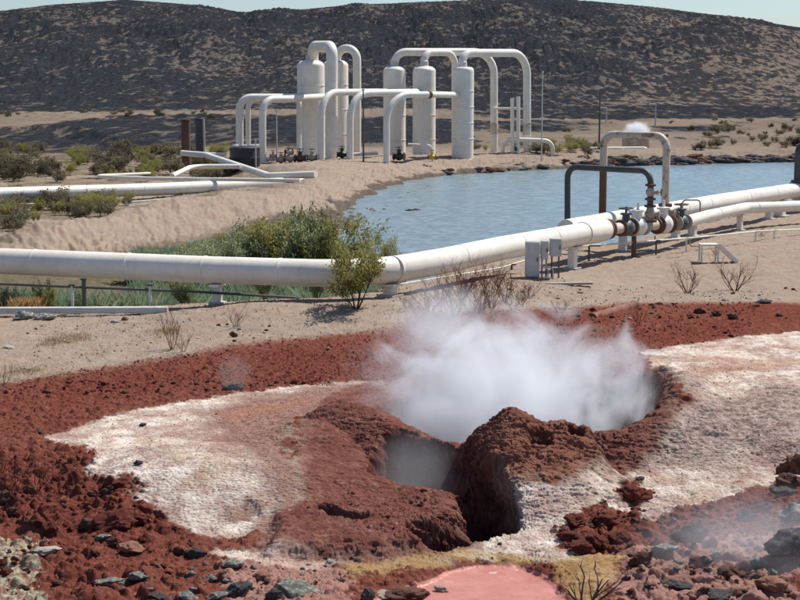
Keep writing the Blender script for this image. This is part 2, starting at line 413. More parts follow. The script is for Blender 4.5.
# ------------------------------------------------------------------ terrain mesh
def build_ground():
    us = np.concatenate([np.linspace(-.345, -.06, 470)[:-1], np.linspace(-.06, .13, 560)[:-1], np.linspace(.13, .345, 360)])
    ext = .345 * (1 + np.linspace(.02, 1, 26) ** 1.5 * 5)
    us = np.concatenate([-ext[::-1], us, ext])
    ys = [9.0]
    while ys[-1] < 14000:
        y = ys[-1]
        if y < 16: d = .05
        elif 19.8 < y < 24.3: d = .011
        elif y < 31: d = .019
        elif y < 46: d = .019 + (y - 31) / 15 * .11
        elif y < 160: d = min(.13 + (y - 46) * .008, .5)
        elif y < 950: d = min(.5 + (y - 160) * .01, 3.2)
        else: d = y * .03
        ys.append(y + d)
    ys = np.array(ys); U, YY = np.meshgrid(us, ys); XX = U * (YY + 2)
    nr, nc = XX.shape
    x = XX.ravel(); y = YY.ravel(); z = np.empty_like(x); KZ = {}
    step = 400000
    for i in range(0, len(x), step):
        z[i:i + step], mm_ = H(x[i:i + step], y[i:i + step], True, True)
        for k_, v_ in mm_.get('K', {}).items(): KZ.setdefault(k_, []).append(v_)
    nn = int(((ys < 34).sum()) * nc); z0 = z.copy()
    for i in range(0, nn, step): z0[i:min(i + step, nn)] = H(x[i:min(i + step, nn)], y[i:min(i + step, nn)], False)
    dzz = (z - z0).reshape(nr, nc); Z0 = z0.reshape(nr, nc); k = nn // nc
    G1 = [np.gradient(q_[:k + 1], axis=0) for q_ in (XX, YY, Z0)]; G2 = [np.gradient(q_[:k + 1], axis=1) for q_ in (XX, YY, Z0)]
    nrm = np.stack([G2[1] * G1[2] - G2[2] * G1[1], G2[2] * G1[0] - G2[0] * G1[2], G2[0] * G1[1] - G2[1] * G1[0]], -1); nrm /= np.linalg.norm(nrm, axis=-1)[..., None]
    fade = sm(33.9, 31, YY[:k + 1, :1]) * np.ones((1, nc)); dn_ = dzz[:k + 1] * fade
    X3 = XX.copy(); Y3 = YY.copy(); Z3 = z.reshape(nr, nc).copy()
    X3[:k + 1] += nrm[..., 0] * dn_; Y3[:k + 1] += nrm[..., 1] * dn_; Z3[:k + 1] = Z3[:k + 1] * (1 - fade) + (Z0[:k + 1] + nrm[..., 2] * dzz[:k + 1]) * fade
    idx = np.arange(nr * nc).reshape(nr, nc)
    GRID.update(us=us, ys=ys, z=z.reshape(nr, nc).astype(np.float32))
    F = np.stack([idx[:-1, :-1], idx[:-1, 1:], idx[1:, 1:], idx[1:, :-1]], -1).reshape(-1, 4)
    cv = [W(458, 478, .3), W(488, 500, .35), W(490, 522, .15), W(462, 545, 0)]
    dc = seg(XX[:k + 1], YY[:k + 1], [cv[0], cv[1], cv[2], cv[3]]); wv_ = sm(.62, .12, dc) * sm(.62, -.25, Z3[:k + 1])
    X3[:k + 1] += .34 * wv_; Y3[:k + 1] += .16 * wv_
    me = new_mesh('ground', np.stack([X3.ravel(), Y3.ravel(), Z3.ravel()], 1), F)
    # material zones
    A = np.zeros((len(x), 4), np.float32); B = A.copy(); C = A.copy(); A[:, 3] = B[:, 3] = C[:, 3] = 1
    nm = y < 46
    X = x[nm]; Y = y[nm]; K = {k_: np.concatenate(v_) for k_, v_ in KZ.items()}; wq = .3 * fbm(X, Y, 1.1, 4, 90)
    A[nm, 0] = np.clip(K['red'], 0, 1); A[nm, 1] = np.clip(K['crustL'] + K['crustR'], 0, 1); A[nm, 2] = K['ropy']
    yl = np.zeros(X.shape)
    for k in ('yellow', 'yellow2', 'yellow3'): yl = np.maximum(yl, sm(.15, -.15, sdf(X, Y, ZX[k]) + wq * .5))
    fm_ = (y > 60) & (y < 220); A[fm_, 3] = 1 - .8 * sm(2, -3, sdf(x[fm_], y[fm_], FLAT) + 3 * fbm(x[fm_], y[fm_], .12, 3, 67)) * sm(-.5, .25, fbm(x[fm_], y[fm_], .25, 3, 68))
    B[nm, 0] = sm(.08, -.05, sdf(X, Y, POOL) + .06 * fbm(X, Y, 1.3, 3, 1)); B[nm, 1] = yl
    B[nm, 2] = sm(.2, -.2, sdf(X, Y, ZX['lichen']) + wq)
    C[nm, 0] = np.maximum(sm(.2, -.2, sdf(X, Y, ZX['pinkish']) + wq), sm(.3, -.3, sdf(X, Y, ZX['pinkR']) + wq * 2))
    # orange and whitish streaks on the mounds
    C[nm, 1] = np.clip(np.maximum(sm(.55, .1, seg(X, Y, G([(232, 415), (262, 410), (300, 402)])) + wq), sm(.7, .1, seg(X, Y, G([(705, 358), (760, 366), (700, 372)])) + wq)), 0, 1)
    # tint of the right mound (brown) against dark maroon
    mc = ground(520, 440); C[nm, 2] = sm(1.9, .6, np.hypot(X - mc.x - .4, Y - mc.y) + wq)
    fm = y > 120
    X = x[fm]; Y = y[fm]; px = 400 + 1500 * X / Y
    lv = np.zeros(X.shape)
    for q in LAVA:
        lv = np.maximum(lv, sm(3, -3, sdf(X, Y, q) + 5 * fbm(X * .5, Y, .03, 4, 33)))
    hl = sm(255, 300, Y + 25 * fbm(X, Y, .012, 3, 34))
    py = 85 + 1485 * (CAMZ - z[fm]) / Y
    pat = fbm(X, Y * .6, .012, 4, 35)
    sandr = sm(540, 780, px + 160 * pat) * sm(12, 60, py + 45 * pat) * .42
    hl = np.clip(hl * (1 - sandr) - .0, 0, 1)
    lv = np.maximum(lv, hl) * (y[fm] < 3000)
    A2 = np.zeros((len(x),), np.float32); A2[fm] = lv
    # vegetation soil (inlet) mask
    gm = (y > 40) & (y < 80); gi = np.zeros(len(x), np.float32)
    gi[gm] = sm(1.5, -.5, sdf(x[gm], y[gm], INLET) + fbm(x[gm], y[gm], .5, 3, 3)) * sm(-.1, -.6, z[gm])
    pm = (y > 40) & (y < 160); wet = np.zeros(len(x), np.float32)
    wet[pm] = sm(WZ + .5, WZ + .15, z[pm] + .25 * fbm(x[pm], y[pm], .7, 3, 36)) * sm(8, 4, sdf(x[pm], y[pm], POND))
    E = np.stack([A2, gi, wet, np.ones(len(x))], 1).astype(np.float32)
    X = x[nm]; Y = y[nm]; F4 = np.zeros((len(x), 4), np.float32); F4[:, 3] = 1
    fl_ = G([(230, 412), (262, 400), (330, 392), (372, 385), (330, 450), (310, 540), (285, 520), (300, 480), (255, 450), (225, 430)]); F4[nm, 0] = sm(1.3, -.4, sdf(X, Y, fl_) + wq * 1.2)
    fr_ = G([(655, 380), (700, 395), (790, 385), (830, 400), (800, 470), (740, 450), (700, 470), (640, 450), (620, 420)]); F4[nm, 1] = sm(.6, -.6, sdf(X, Y, fr_) + wq * 1.8)
    dm_ = G([(228, 508), (248, 498), (262, 508), (248, 522), (232, 524)]); F4[nm, 2] = sm(.25, -.15, sdf(X, Y, dm_) + wq * .5)
    for nme, arr in (('zoneA', A), ('zoneB', B), ('zoneC', C), ('zoneD', E), ('zoneE', F4)):
        at = me.color_attributes.new(nme, 'FLOAT_COLOR', 'POINT'); at.data.foreach_set('color', arr.ravel())
    o = bpy.data.objects.new('ground', me); col.objects.link(o); o['kind'] = 'structure'
    # ---- material
    m = N('earth'); v = m.coord('Object')

    def attr(nme):
        a = m.n('VertexColor'); a.layer_name = nme; s = m.n('SeparateColor'); m.l(a.outputs[0], s.inputs[0]); return [s.outputs[0], s.outputs[1], s.outputs[2], a.outputs['Alpha']]
    a, b, c, d = attr('zoneA'), attr('zoneB'), attr('zoneC'), attr('zoneD')
    e4 = attr('zoneE')
    nf = m.noise(v, 9, 6, .65); nm_ = m.noise(v, 2.2, 5, .6); nb = m.noise(v, .35, 4, .6); nv = m.noise(v, 28, 5, .7)
    pert = m.math('ADD', m.math('MULTIPLY', m.math('SUBTRACT', nf, .5), 1.1), m.math('MULTIPLY', m.math('SUBTRACT', nv, .5), .7))

    def thr(mask, soft=.12, amt=1.0):
        t = m.math('ADD', mask, m.math('MULTIPLY', m.math('MULTIPLY', pert, amt), 1.0))
        x = m.n('MapRange'); x.interpolation_type = 'SMOOTHSTEP'; x.inputs['From Min'].default_value = .5 - soft; x.inputs['From Max'].default_value = .5 + soft
        m.l(t, x.inputs['Value']); return x.outputs[0]
    sand = m.mix(m.ramp(nm_, [(.3, 0.), (.7, 1.)]), (.25, .197, .152), (.35, .287, .23))
    sand = m.mix(m.ramp(nv, [(.35, .0), (.75, .6)]), sand, (.20, .15, .12))
    sand = m.mix(m.ramp(nb, [(.45, .0), (.7, .4)]), sand, (.33, .225, .16))
    sand = m.mix(a[3], (.13, .105, .07), sand)
    red = m.mix(m.ramp(nf, [(.3, 0.), (.7, 1.)]), (.085, .025, .018), (.195, .060, .043))
    red = m.mix(m.ramp(nb, [(.4, .0), (.65, .55)]), red, (.185, .072, .052))
    red = m.mix(m.ramp(nv, [(.5, 0.), (.8, .35)]), red, (.22, .10, .075))
    wcr = m.mix(m.ramp(nm_, [(.38, 0.), (.62, 1.)]), (.40, .29, .245), (.67, .61, .53))
    wcr = m.mix(m.ramp(m.noise(v, 1.1, 5, .6, .5), [(.46, .0), (.64, .8)]), wcr, (.27, .145, .115))
    wcr = m.mix(m.ramp(nf, [(.52, .0), (.72, .6)]), wcr, (.31, .22, .18))
    wcr = m.mix(m.ramp(m.noise(v, .8, 4), [(.55, .0), (.7, .4)]), wcr, (.50, .38, .20))
    wcr = m.mix(m.math('MULTIPLY', thr(e4[0], .35, 1.0), .97), wcr, m.mix(m.ramp(nf, [(.35, 0.), (.65, 1.)]), (.14, .065, .05), (.33, .20, .165)))
    wcr = m.mix(m.math('MULTIPLY', thr(e4[1], .3, 1.3), .8), wcr, m.mix(m.ramp(nf, [(.4, 0.), (.6, 1.)]), (.13, .08, .065), (.40, .31, .27)))
    wcr = m.mix(m.math('MULTIPLY', thr(e4[2], .3, .8), .8), wcr, (.20, .11, .08))
    rop = m.mix(m.ramp(nm_, [(.3, 0.), (.7, 1.)]), (.11, .038, .03), (.20, .085, .066))
    rop = m.mix(m.ramp(nf, [(.5, 0.), (.75, .5)]), rop, (.29, .19, .165))
    brn = m.mix(m.ramp(nm_, [(.3, 0.), (.7, 1.)]), (.14, .055, .038), (.25, .115, .08))
    rop = m.mix(c[2], rop, brn)
    base = m.mix(thr(a[0], .30, .8), sand, red)
    base = m.mix(thr(a[2], .25, .6), base, rop)
    base = m.mix(thr(a[1], .20, 1.1), base, wcr)
    base = m.mix(m.math('MULTIPLY', c[1], m.math('MULTIPLY', nm_, 1.0)), base, (.33, .16, .10))
    base = m.mix(m.math('MULTIPLY', thr(c[0], .2, 1.3), .45), base, m.mix(nm_, (.40, .22, .18), (.52, .36, .30)))
    lich = m.mix(m.ramp(nf, [(.4, 0.), (.6, 1.)]), (.20, .10, .07), (.36, .36, .26))
    base = m.mix(thr(b[2], .1, 1.2), base, lich)
    base = m.mix(m.math('MULTIPLY', thr(b[1], .35, 1.9), .6), base, m.mix(nm_, (.30, .17, .05), (.47, .37, .19)))
    pink = m.mix(m.ramp(nm_, [(.35, 0.), (.7, 1.)]), (.38, .14, .105), (.48, .215, .175))
    pink = m.mix(m.ramp(m.noise(m.map(v, (1, .35, 1)), 3.4, 4, .6), [(.62, .0), (.7, .75)]), pink, (.42, .085, .035))
    pink = m.mix(m.ramp(m.noise(v, 5, 2, .4), [(.70, .0), (.73, .9)]), pink, (.5, .42, .36))
    base = m.mix(thr(b[0], .06, .12), base, pink)
    # far zone
    vs_ = m.map(v, (1, .28, 1)); r1 = m.noise(vs_, .20, 6, .78); r2 = m.vor(vs_, .5); r3 = m.noise(vs_, 1.1, 5, .8)
    lava = m.mix(m.ramp(r3, [(.35, 0.), (.65, 1.)]), (.013, .015, .019), (.038, .040, .046))
    soil = m.mix(m.ramp(r3, [(.35, 0.), (.65, 1.)]), (.050, .046, .044), (.135, .115, .10))
    dens = m.math('ADD', m.math('MULTIPLY', d[0], .60), m.math('ADD', m.math('MULTIPLY', m.math('SUBTRACT', r1, .5), 2.4), m.math('MULTIPLY', m.math('SUBTRACT', m.noise(m.map(v, (1, .5, 1)), .018, 5, .65), .5), 1.3)))
    dens = m.math('ADD', dens, m.math('MULTIPLY', m.math('SUBTRACT', .45, r2), .7))
    fx = m.n('MapRange'); fx.inputs['From Min'].default_value = .26; fx.inputs['From Max'].default_value = .44; m.l(dens, fx.inputs['Value'])
    hill = m.mix(fx.outputs[0], m.mix(d[0], sand, soil), lava)
    dist = m.n('SeparateXYZ'); m.l(v, dist.inputs[0])
    isf = m.n('MapRange'); isf.inputs['From Min'].default_value = 118; isf.inputs['From Max'].default_value = 160; m.l(dist.outputs[1], isf.inputs['Value'])
    plain = m.mix(m.ramp(m.noise(v, .06, 5, .6), [(.4, 0.), (.62, .5)]), hill, (.12, .095, .075))
    plain = m.mix(m.math('MULTIPLY', fx.outputs[0], m.ramp(d[0], [(.05, 0.), (.3, 1.)])), plain, lava)
    plain = m.mix(m.math('MULTIPLY', m.math('SUBTRACT', 1.0, d[0]), .42), plain, (.08, .067, .056))
    base = m.mix(isf.outputs[0], base, plain)
    base = m.mix(m.math('MULTIPLY', d[1], .8), base, (.10, .085, .05))
    base = m.mix(m.math('MULTIPLY', thr(d[2], .25, .9), .85), base, (.085, .07, .058))
    h = m.math('ADD', nf, m.math('MULTIPLY', nv, .6))
    wetp = m.math('MULTIPLY', b[0], 1.0)
    rough = m.n('MapRange'); rough.inputs['To Min'].default_value = .95; rough.inputs['To Max'].default_value = .38; m.l(wetp, rough.inputs['Value'])
    nst = m.n('Bump'); nst.inputs['Distance'].default_value = .03; m.l(h, nst.inputs['Height'])
    st = m.n('MapRange'); st.inputs['To Min'].default_value = 1.0; st.inputs['To Max'].default_value = .05; m.l(wetp, st.inputs['Value']); m.l(st.outputs[0], nst.inputs['Strength'])
    m.bsdf(base, rough.outputs[0], nst.outputs[0], spec=m.math('MULTIPLY', b[0], .28))
    me.materials.append(m.m)
    return o


import time; _t = time.time()
def _lookup(X, Y):
    X = np.asarray(X, float); Y = np.asarray(Y, float); u = X / (Y + 2)
    j = np.clip(np.interp(Y, GRID['ys'], np.arange(len(GRID['ys']))), 0, len(GRID['ys']) - 1.001); i = np.clip(np.interp(u, GRID['us'], np.arange(len(GRID['us']))), 0, len(GRID['us']) - 1.001)
    j0 = j.astype(int); i0 = i.astype(int); a = j - j0; b = i - i0; z = GRID['z']
    return (z[j0, i0] * (1 - b) + z[j0, i0 + 1] * b) * (1 - a) + (z[j0 + 1, i0] * (1 - b) + z[j0 + 1, i0 + 1] * b) * a


GRID = {}
ground_obj = build_ground(); print('ground', time.time() - _t)


# ------------------------------------------------------------------ materials
def paint(name, c1, c2, rust=.0, rough=.5, sc_=1.5):
    m = N(name); v = m.coord('Object')
    n1 = m.noise(v, sc_, 5, .6); n2 = m.noise(m.map(v, (1, 1, .25)), sc_ * 4, 6, .7)
    b = m.mix(m.ramp(n1, [(.35, 0.), (.7, 1.)]), c1, c2)
    b = m.mix(m.ramp(n2, [(.52, 0.), (.75, .35)]), b, tuple(x * .62 for x in c2))
    if sc_ <= 1.5: b = m.mix(m.ramp(m.noise(v, .35, 6, .7, .6), [(.48, 0.), (.66, .45)]), b, tuple(x * .78 for x in c2)); b = m.mix(m.ramp(m.noise(m.map(v, (1, 1, .3)), 2.6, 8, .75), [(.60, 0.), (.70, .5)]), b, (c2[0] * .55, c2[1] * .47, c2[2] * .38))
    if rust: b = m.mix(m.ramp(m.noise(v, sc_ * 1.7, 6, .7), [(.72 - rust * .45, 0.), (.82 - rust * .45, .9)]), b, (.16, .06, .03))
    m.bsdf(b, rough, m.bump(n2, .15, .01)); return m.m


M = {
    'cream': paint('cream_paint', (.78, .73, .64), (.70, .64, .54), .0, .45),
    'white': paint('white_paint', (.78, .76, .72), (.70, .68, .63), .0, .45, .8),
    'creamrust': paint('weathered_cream_paint', (.62, .55, .46), (.52, .42, .33), .45, .6, 1.2),
    'rust': paint('rusty_steel', (.11, .055, .035), (.20, .105, .065), .3, .85, 2),
    'brownrust': paint('brown_oxide', (.10, .05, .035), (.15, .08, .055), 0, .85, 2),
    'dark': paint('dark_grey_paint', (.055, .058, .06), (.085, .085, .08), .12, .55, 2),
    'black': paint('black_paint', (.018, .02, .022), (.03, .032, .035), 0, .5, 2),
    'grey': paint('galvanised_grey', (.54, .54, .51), (.44, .44, .42), .0, .5, 3),
    'concrete': paint('pale_concrete', (.46, .43, .38), (.38, .35, .30), .0, .9, 3),
    'wood': paint('bleached_wood', (.42, .38, .33), (.32, .28, .24), 0, .9, 3),
    'clay': paint('clay_pipe', (.24, .10, .075), (.17, .07, .05), 0, .9, 4),
    'yellow': paint('yellow_paint', (.6, .4, .06), (.5, .33, .06), 0, .5, 3),
    'valve': paint('valve_paint', (.45, .40, .33), (.36, .29, .22), .35, .6, 6),
    'tan': paint('tan_cladding', (.62, .54, .42), (.40, .28, .18), 0, .8, 1),
    'teal': paint('valve_green_black', (.04, .06, .065), (.10, .12, .12), .1, .5, 6),
}


def stone(name, c1, c2, c3=None, lam=.0, scale=5):
    m = N(name); v = m.coord('Object'); n1 = m.noise(v, scale, 6, .65); n2 = m.noise(v, scale * 4, 6, .7)
    b = m.mix(m.ramp(n1, [(.35, 0.), (.65, 1.)]), c1, c2)
    if c3: b = m.mix(m.ramp(m.noise(v, scale * .7, 5, .7), [(.55 - lam, 0.), (.62 - lam, .9)]), b, c3)
    g = m.n('NewGeometry')
    m.bsdf(b, .95, m.bump(n2, .8, .05), spec=.15); return m.m


S = {
    'red': stone('red_clod', (.09, .022, .016), (.20, .058, .042)),
    'brown': stone('brown_rock', (.09, .045, .032), (.21, .11, .08)),
    'grey': stone('grey_rock', (.13, .14, .125), (.27, .27, .235), (.48, .46, .39), .03),
    'dark': stone('dark_rock', (.045, .045, .048), (.12, .11, .105), (.28, .24, .21), -.03),
    'white': stone('white_stone', (.58, .53, .46), (.42, .34, .28)),
    'orange': stone('orange_rock', (.28, .12, .08), (.40, .22, .16)),
    'sand': stone('sand_stone', (.30, .22, .17), (.45, .35, .28)),
}


# ------------------------------------------------------------------ mesh builder
class MB:
    def __init__(s): s.v = []; s.f = []

    def add(s, vs, fs):
        k = len(s.v); s.v += [Vector(a) for a in vs]; s.f += [tuple(i + k for i in f) for f in fs]; return s

    def box(s, c, d, rz=0, rx=0, ry=0):
        R = Matrix.Rotation(rz, 3, 'Z') @ Matrix.Rotation(ry, 3, 'Y') @ Matrix.Rotation(rx, 3, 'X')
        x, y, z = d[0] / 2, d[1] / 2, d[2] / 2; b = min(x, y, z) * .16
        vs = []; fs = []
        # chamfered box
        for sx in (-1, 1):
            for sy in (-1, 1):
                for sz in (-1, 1):
                    vs += [R @ Vector((sx * (x), sy * (y - b), sz * (z - b))), R @ Vector((sx * (x - b), sy * y, sz * (z - b))), R @ Vector((sx * (x - b), sy * (y - b), sz * z))]
        cc = Vector(c); vs = [v + cc for v in vs]
        I = lambda a, b_, c_, k: ((a * 4 + b_ * 2 + c_) * 3 + k)
        fs += [(I(0, 0, 0, 0), I(0, 0, 1, 0), I(0, 1, 1, 0), I(0, 1, 0, 0)), (I(1, 0, 0, 0), I(1, 1, 0, 0), I(1, 1, 1, 0), I(1, 0, 1, 0)),
               (I(0, 0, 0, 1), I(1, 0, 0, 1), I(1, 0, 1, 1), I(0, 0, 1, 1)), (I(0, 1, 0, 1), I(0, 1, 1, 1), I(1, 1, 1, 1), I(1, 1, 0, 1)),
               (I(0, 0, 0, 2), I(0, 1, 0, 2), I(1, 1, 0, 2), I(1, 0, 0, 2)), (I(0, 0, 1, 2), I(1, 0, 1, 2), I(1, 1, 1, 2), I(0, 1, 1, 2))]
        for a in (0, 1):
            for b_ in (0, 1):
                fs += [(I(a, b_, 0, 0), I(a, b_, 1, 0), I(a, b_, 1, 1), I(a, b_, 0, 1)), (I(a, 0, b_, 0), I(a, 1, b_, 0), I(a, 1, b_, 2), I(a, 0, b_, 2)), (I(0, a, b_, 1), I(1, a, b_, 1), I(1, a, b_, 2), I(0, a, b_, 2))]
                for c_ in (0, 1): fs.append((I(a, b_, c_, 0), I(a, b_, c_, 1), I(a, b_, c_, 2)))
        return s.add(vs, fs)

    def tube(s, pts, r, n=12, cap=True):
        pts = [Vector(p) for p in pts]; L = len(pts)
        rs = r if isinstance(r, (list, tuple)) else [r] * L
        t0 = (pts[1] - pts[0]).normalized(); up = Vector((0, 0, 1)) if abs(t0.z) < .9 else Vector((1, 0, 0))
        a = t0.cross(up).normalized(); vs = []
        for i, p in enumerate(pts):
            t = ((pts[min(i + 1, L - 1)] - p).normalized() + (p - pts[max(i - 1, 0)]).normalized())
            t = t.normalized() if t.length > 1e-6 else t0
            a = (a - t * a.dot(t)).normalized(); b = t.cross(a)
            for k in range(n):
                w = 2 * PI * k / n; vs.append(p + (a * math.cos(w) + b * math.sin(w)) * rs[i])
        fs = [(i * n + k, i * n + (k + 1) % n, (i + 1) * n + (k + 1) % n, (i + 1) * n + k) for i in range(L - 1) for k in range(n)]
        if cap: fs += [tuple(range(n))[::-1], tuple((L - 1) * n + k for k in range(n))]
        return s.add(vs, fs)

    def pipe(s, pts, r, bend=None, n=16):
        return s.tube(rounded(pts, bend or r * 2.6), r, n)

    def ring(s, p, d, r, h, n=20):              # disc / flange across axis d
        p = Vector(p); d = Vector(d).normalized(); e = h * .18
        return s.tube([p - d * h / 2, p - d * (h / 2 - e), p + d * (h / 2 - e), p + d * h / 2], [r * .93, r, r, r * .93], n)

    def lathe(s, c, prof, n=32):
        vs = []; c = Vector(c)
        for (r, z) in prof:
            for k in range(n): w = 2 * PI * k / n; vs.append(c + Vector((r * math.cos(w), r * math.sin(w), z)))
        L = len(prof); fs = [(i * n + k, i * n + (k + 1) % n, (i + 1) * n + (k + 1) % n, (i + 1) * n + k) for i in range(L - 1) for k in range(n)]
        fs += [tuple(range(n))[::-1], tuple((L - 1) * n + k for k in range(n))]
        return s.add(vs, fs)

    def build(s, name, mat, parent=None, smooth=None):
        me = bpy.data.meshes.new(name); off = parent.location if parent is not None else Vector((0, 0, 0))
        if parent is None:
            off = Vector((sum(v.x for v in s.v) / len(s.v), sum(v.y for v in s.v) / len(s.v), min(v.z for v in s.v)))
        elif parent.parent is not None: off = parent.location + parent.parent.location
        me.from_pydata([v - off for v in s.v], [], s.f); me.materials.append(mat)
        if smooth is None or smooth:
            me.polygons.foreach_set('use_smooth', [True] * len(me.polygons)); me.set_sharp_from_angle(angle=math.radians(38))
        o = bpy.data.objects.new(name, me); col.objects.link(o)
        if parent is not None: o.parent = parent
        else: o.location = off
        return o


def rounded(pts, br, k=7):
    pts = [Vector(p) for p in pts]; out = [pts[0]]
    brs = br
    for q_, (a, p, b) in enumerate(zip(pts, pts[1:], pts[2:])):
        br = brs[q_] if isinstance(brs, (list, tuple)) else brs
        u = (a - p); v = (b - p); ang = u.angle(v)
        if ang > 3.1: out.append(p); continue
        d = min(br / math.tan(ang / 2), u.length * .48, v.length * .48); r = d * math.tan(ang / 2)
        u.normalize(); v.normalize(); c = p + (u + v).normalized() * (r / math.sin(ang / 2))
        s0 = p + u * d - c; s1 = p + v * d - c
        if (PI - ang) < .35:
            kk = 3
        else: kk = k
        for i in range(kk + 1):
            w_ = i / kk; th = s0.angle(s1); out.append(c + (s0 * math.sin((1 - w_) * th) + s1 * math.sin(w_ * th)) / math.sin(th))
    out.append(pts[-1]); return out


def thing(name, label, cat, loc, group=None):
    o = bpy.data.objects.new(name, None); col.objects.link(o); o.location = loc; o.empty_display_size = .2
    return tag(o, label, cat, group)


def gz(x, y, detail=True): return float(_lookup(x, y))


# ------------------------------------------------------------------ water
me = bpy.data.meshes.new('pond_water')
wp = [W(-420, 330, WZ), W(1300, 330, WZ), W(1300, 158, WZ), W(330, 158, WZ), W(-420, 262, WZ)]
wp = [(-22, 44), (60, 44), (120, 148), (-10, 148), (-10, 92), (-22, 62)]
me.from_pydata([(x, y, WZ) for x, y in wp], [], [tuple(range(len(wp)))])
wo = bpy.data.objects.new('pond_water', me); col.objects.link(wo); wo['kind'] = 'structure'
m = N('pond_water'); v = m.coord('Object'); n1 = m.noise(m.map(v, (1, .8, 1)), 1.6, 4, .6, .6); n2 = m.noise(v, 6, 3, .6)
b = m.mix(m.ramp(n1, [(.35, 0.), (.65, 1.)]), (.115, .172, .190), (.225, .290, .305))
m.bsdf(b, .22, m.bump(m.math('ADD', n1, m.math('MULTIPLY', n2, .4)), .55, .22), spec=.5); me.materials.append(m.m)


# ------------------------------------------------------------------ pipework
def g3(px, py): p = ground(px, py); return p


PR = .37
PZ = 1.2
axisL = [(-160, 256), (0, 261), (120, 266), (215, 270), (335, 273.5), (388, 270.5), (440, 261.5), (500, 248.5), (583, 233.5)]


def axis_pt(px, py, z=PZ): x, y = W(px, py, z); return Vector((x, y, z))


APL = [axis_pt(*p) for p in axisL]
t = thing('steam_pipeline', 'long cream insulated pipeline crossing the whole view, bent beside the green bush', 'pipeline', (APL[3].x, APL[3].y, 0))
MB().pipe(APL[:4] + [APL[4], APL[5], APL[6], APL[7], APL[8]], PR, 3.0, 40).build('insulated_pipe', M['cream'], t)
mb = MB()
for a, b, f in [(0, 1, .5), (1, 2, .3), (2, 3, .1), (2, 3, .9), (3, 4, .55), (5, 6, .1), (6, 7, .3), (7, 8, .2), (7, 8, .6)]:
    d = APL[b] - APL[a]; mb = MB(); mb.ring(APL[a] + d * f, d, PR + .012, .10, 40); mb.build('cladding_band', M['cream'], t)
e = APL[8]; d = (APL[8] - APL[7]).normalized(); sleeve = e + d * 1.7
MB().tube([e - d * .05, e + d * 1.55, e + d * 1.66], [PR + .03, PR + .03, PR - .03], 40).build('end_sleeve', M['cream'], t)
# back line
BZ = 1.25; APB = [D(568, 229, 52.5), D(640, 214, 59), D(720, 200.5, 68), D(796, 187.5, 78), D(900, 176, 90), D(980, 171, 100)]
for p in APB: p.z = BZ if p.y < 79 else BZ
APB = [axis_pt(566, 229.5, BZ), axis_pt(640, 216, BZ), axis_pt(720, 202, BZ), axis_pt(797, 190, BZ), axis_pt(860, 182, BZ)]
t2 = thing('transfer_pipeline', 'large white insulated pipeline running beside the water behind the valves', 'pipeline', (APB[1].x, APB[1].y, 0))
MB().pipe(APB, .35, 3, 32).build('insulated_pipe', M['cream'], t2)
for k, f in ((0, .55), (0, .9), (1, .5), (2, .3), (0, .3), (1, .2), (1, .8), (2, .65)):
    MB().ring(APB[k].lerp(APB[k + 1], f), APB[k + 1] - APB[k], .362, .09, 32).build('cladding_band', M['cream'], t2)
MB().ring(APB[3], APB[3] - APB[2], .50, .16, 32).build('flange', M['creamrust'], t2)
# lower line at the right
APC = [axis_pt(686, 222, .95), axis_pt(705, 216.5, .95), axis_pt(745, 208, .95), axis_pt(800, 206, .85), axis_pt(880, 205, .8)]
t3 = thing('branch_pipeline', 'thinner white pipeline leaving the black valve and running to the right below the larger one', 'pipeline', (APC[1].x, APC[1].y, 0))
MB().pipe(APC, .235, 1.2, 28).build('insulated_pipe', M['cream'], t3)
for k, f in ((1, .3), (2, .2)):
    MB().ring(APC[k].lerp(APC[k + 1], f), APC[k + 1] - APC[k], .25, .07, 28).build('cladding_band', M['cream'], t3)


def support(px, axis, r, label, w=.26, mat='cream', grp='pipe supports under the near pipelines'):
    # post with saddle under the axis polyline at survey column px
    for a, b in zip(axis, axis[1:]):
        pa, pb = 400 + FPX * a.x / (a.y * CP - (a.z - CAMZ) * SP), 400 + FPX * b.x / (b.y * CP - (b.z - CAMZ) * SP)
        if min(pa, pb) <= px <= max(pa, pb):
            f = (px - pa) / (pb - pa); c = a.lerp(b, f); d = (b - a).normalized(); break
    else: return
    rz = math.atan2(d.y, d.x); g = gz(c.x, c.y) - .05
    s = thing('pipe_support', label, 'pipe support', (c.x, c.y, g), grp)
    top = c.z - r
    MB().box((c.x, c.y, (g + top - .08) / 2), (w, w, top - .08 - g), rz).build('post', M[mat], s)
    MB().box((c.x, c.y, top - .04), (w * 1.35, r * 1.5, .075), rz).build('saddle', M[mat], s)
    MB().box((c.x, c.y, g + .07), (w * 1.8, w * 1.8, .10), rz).build('base_plate', M['concrete'], s)
    return s


support(217, APL, PR, 'cream pipe support standing above the thin dark conduit in the left half', .22)
support(390, APL, PR, 'cream pipe support at the bend just right of the green bush', .3)
support(572, APL, PR, 'cream pipe support just right of the grey electrical cabinets', .26)
support(622, APB, .35, 'cream pipe support under the reducer flange beside the water', .26)
support(674, APB, .35, 'cream pipe support under the white valve', .30)
support(691, APB, .35, 'pipe support directly behind the metal steps', .3)
support(740, APC, .235, 'tall thin pipe support under the thin white branch line', .22)
support(779, APB, .35, 'wide pipe support near the right edge of the picture', .45)
support(768, APB, .35, 'second wide pipe support near the right edge', .3)
support(-70, APL, PR, 'cream pipe support outside the left edge', .22)


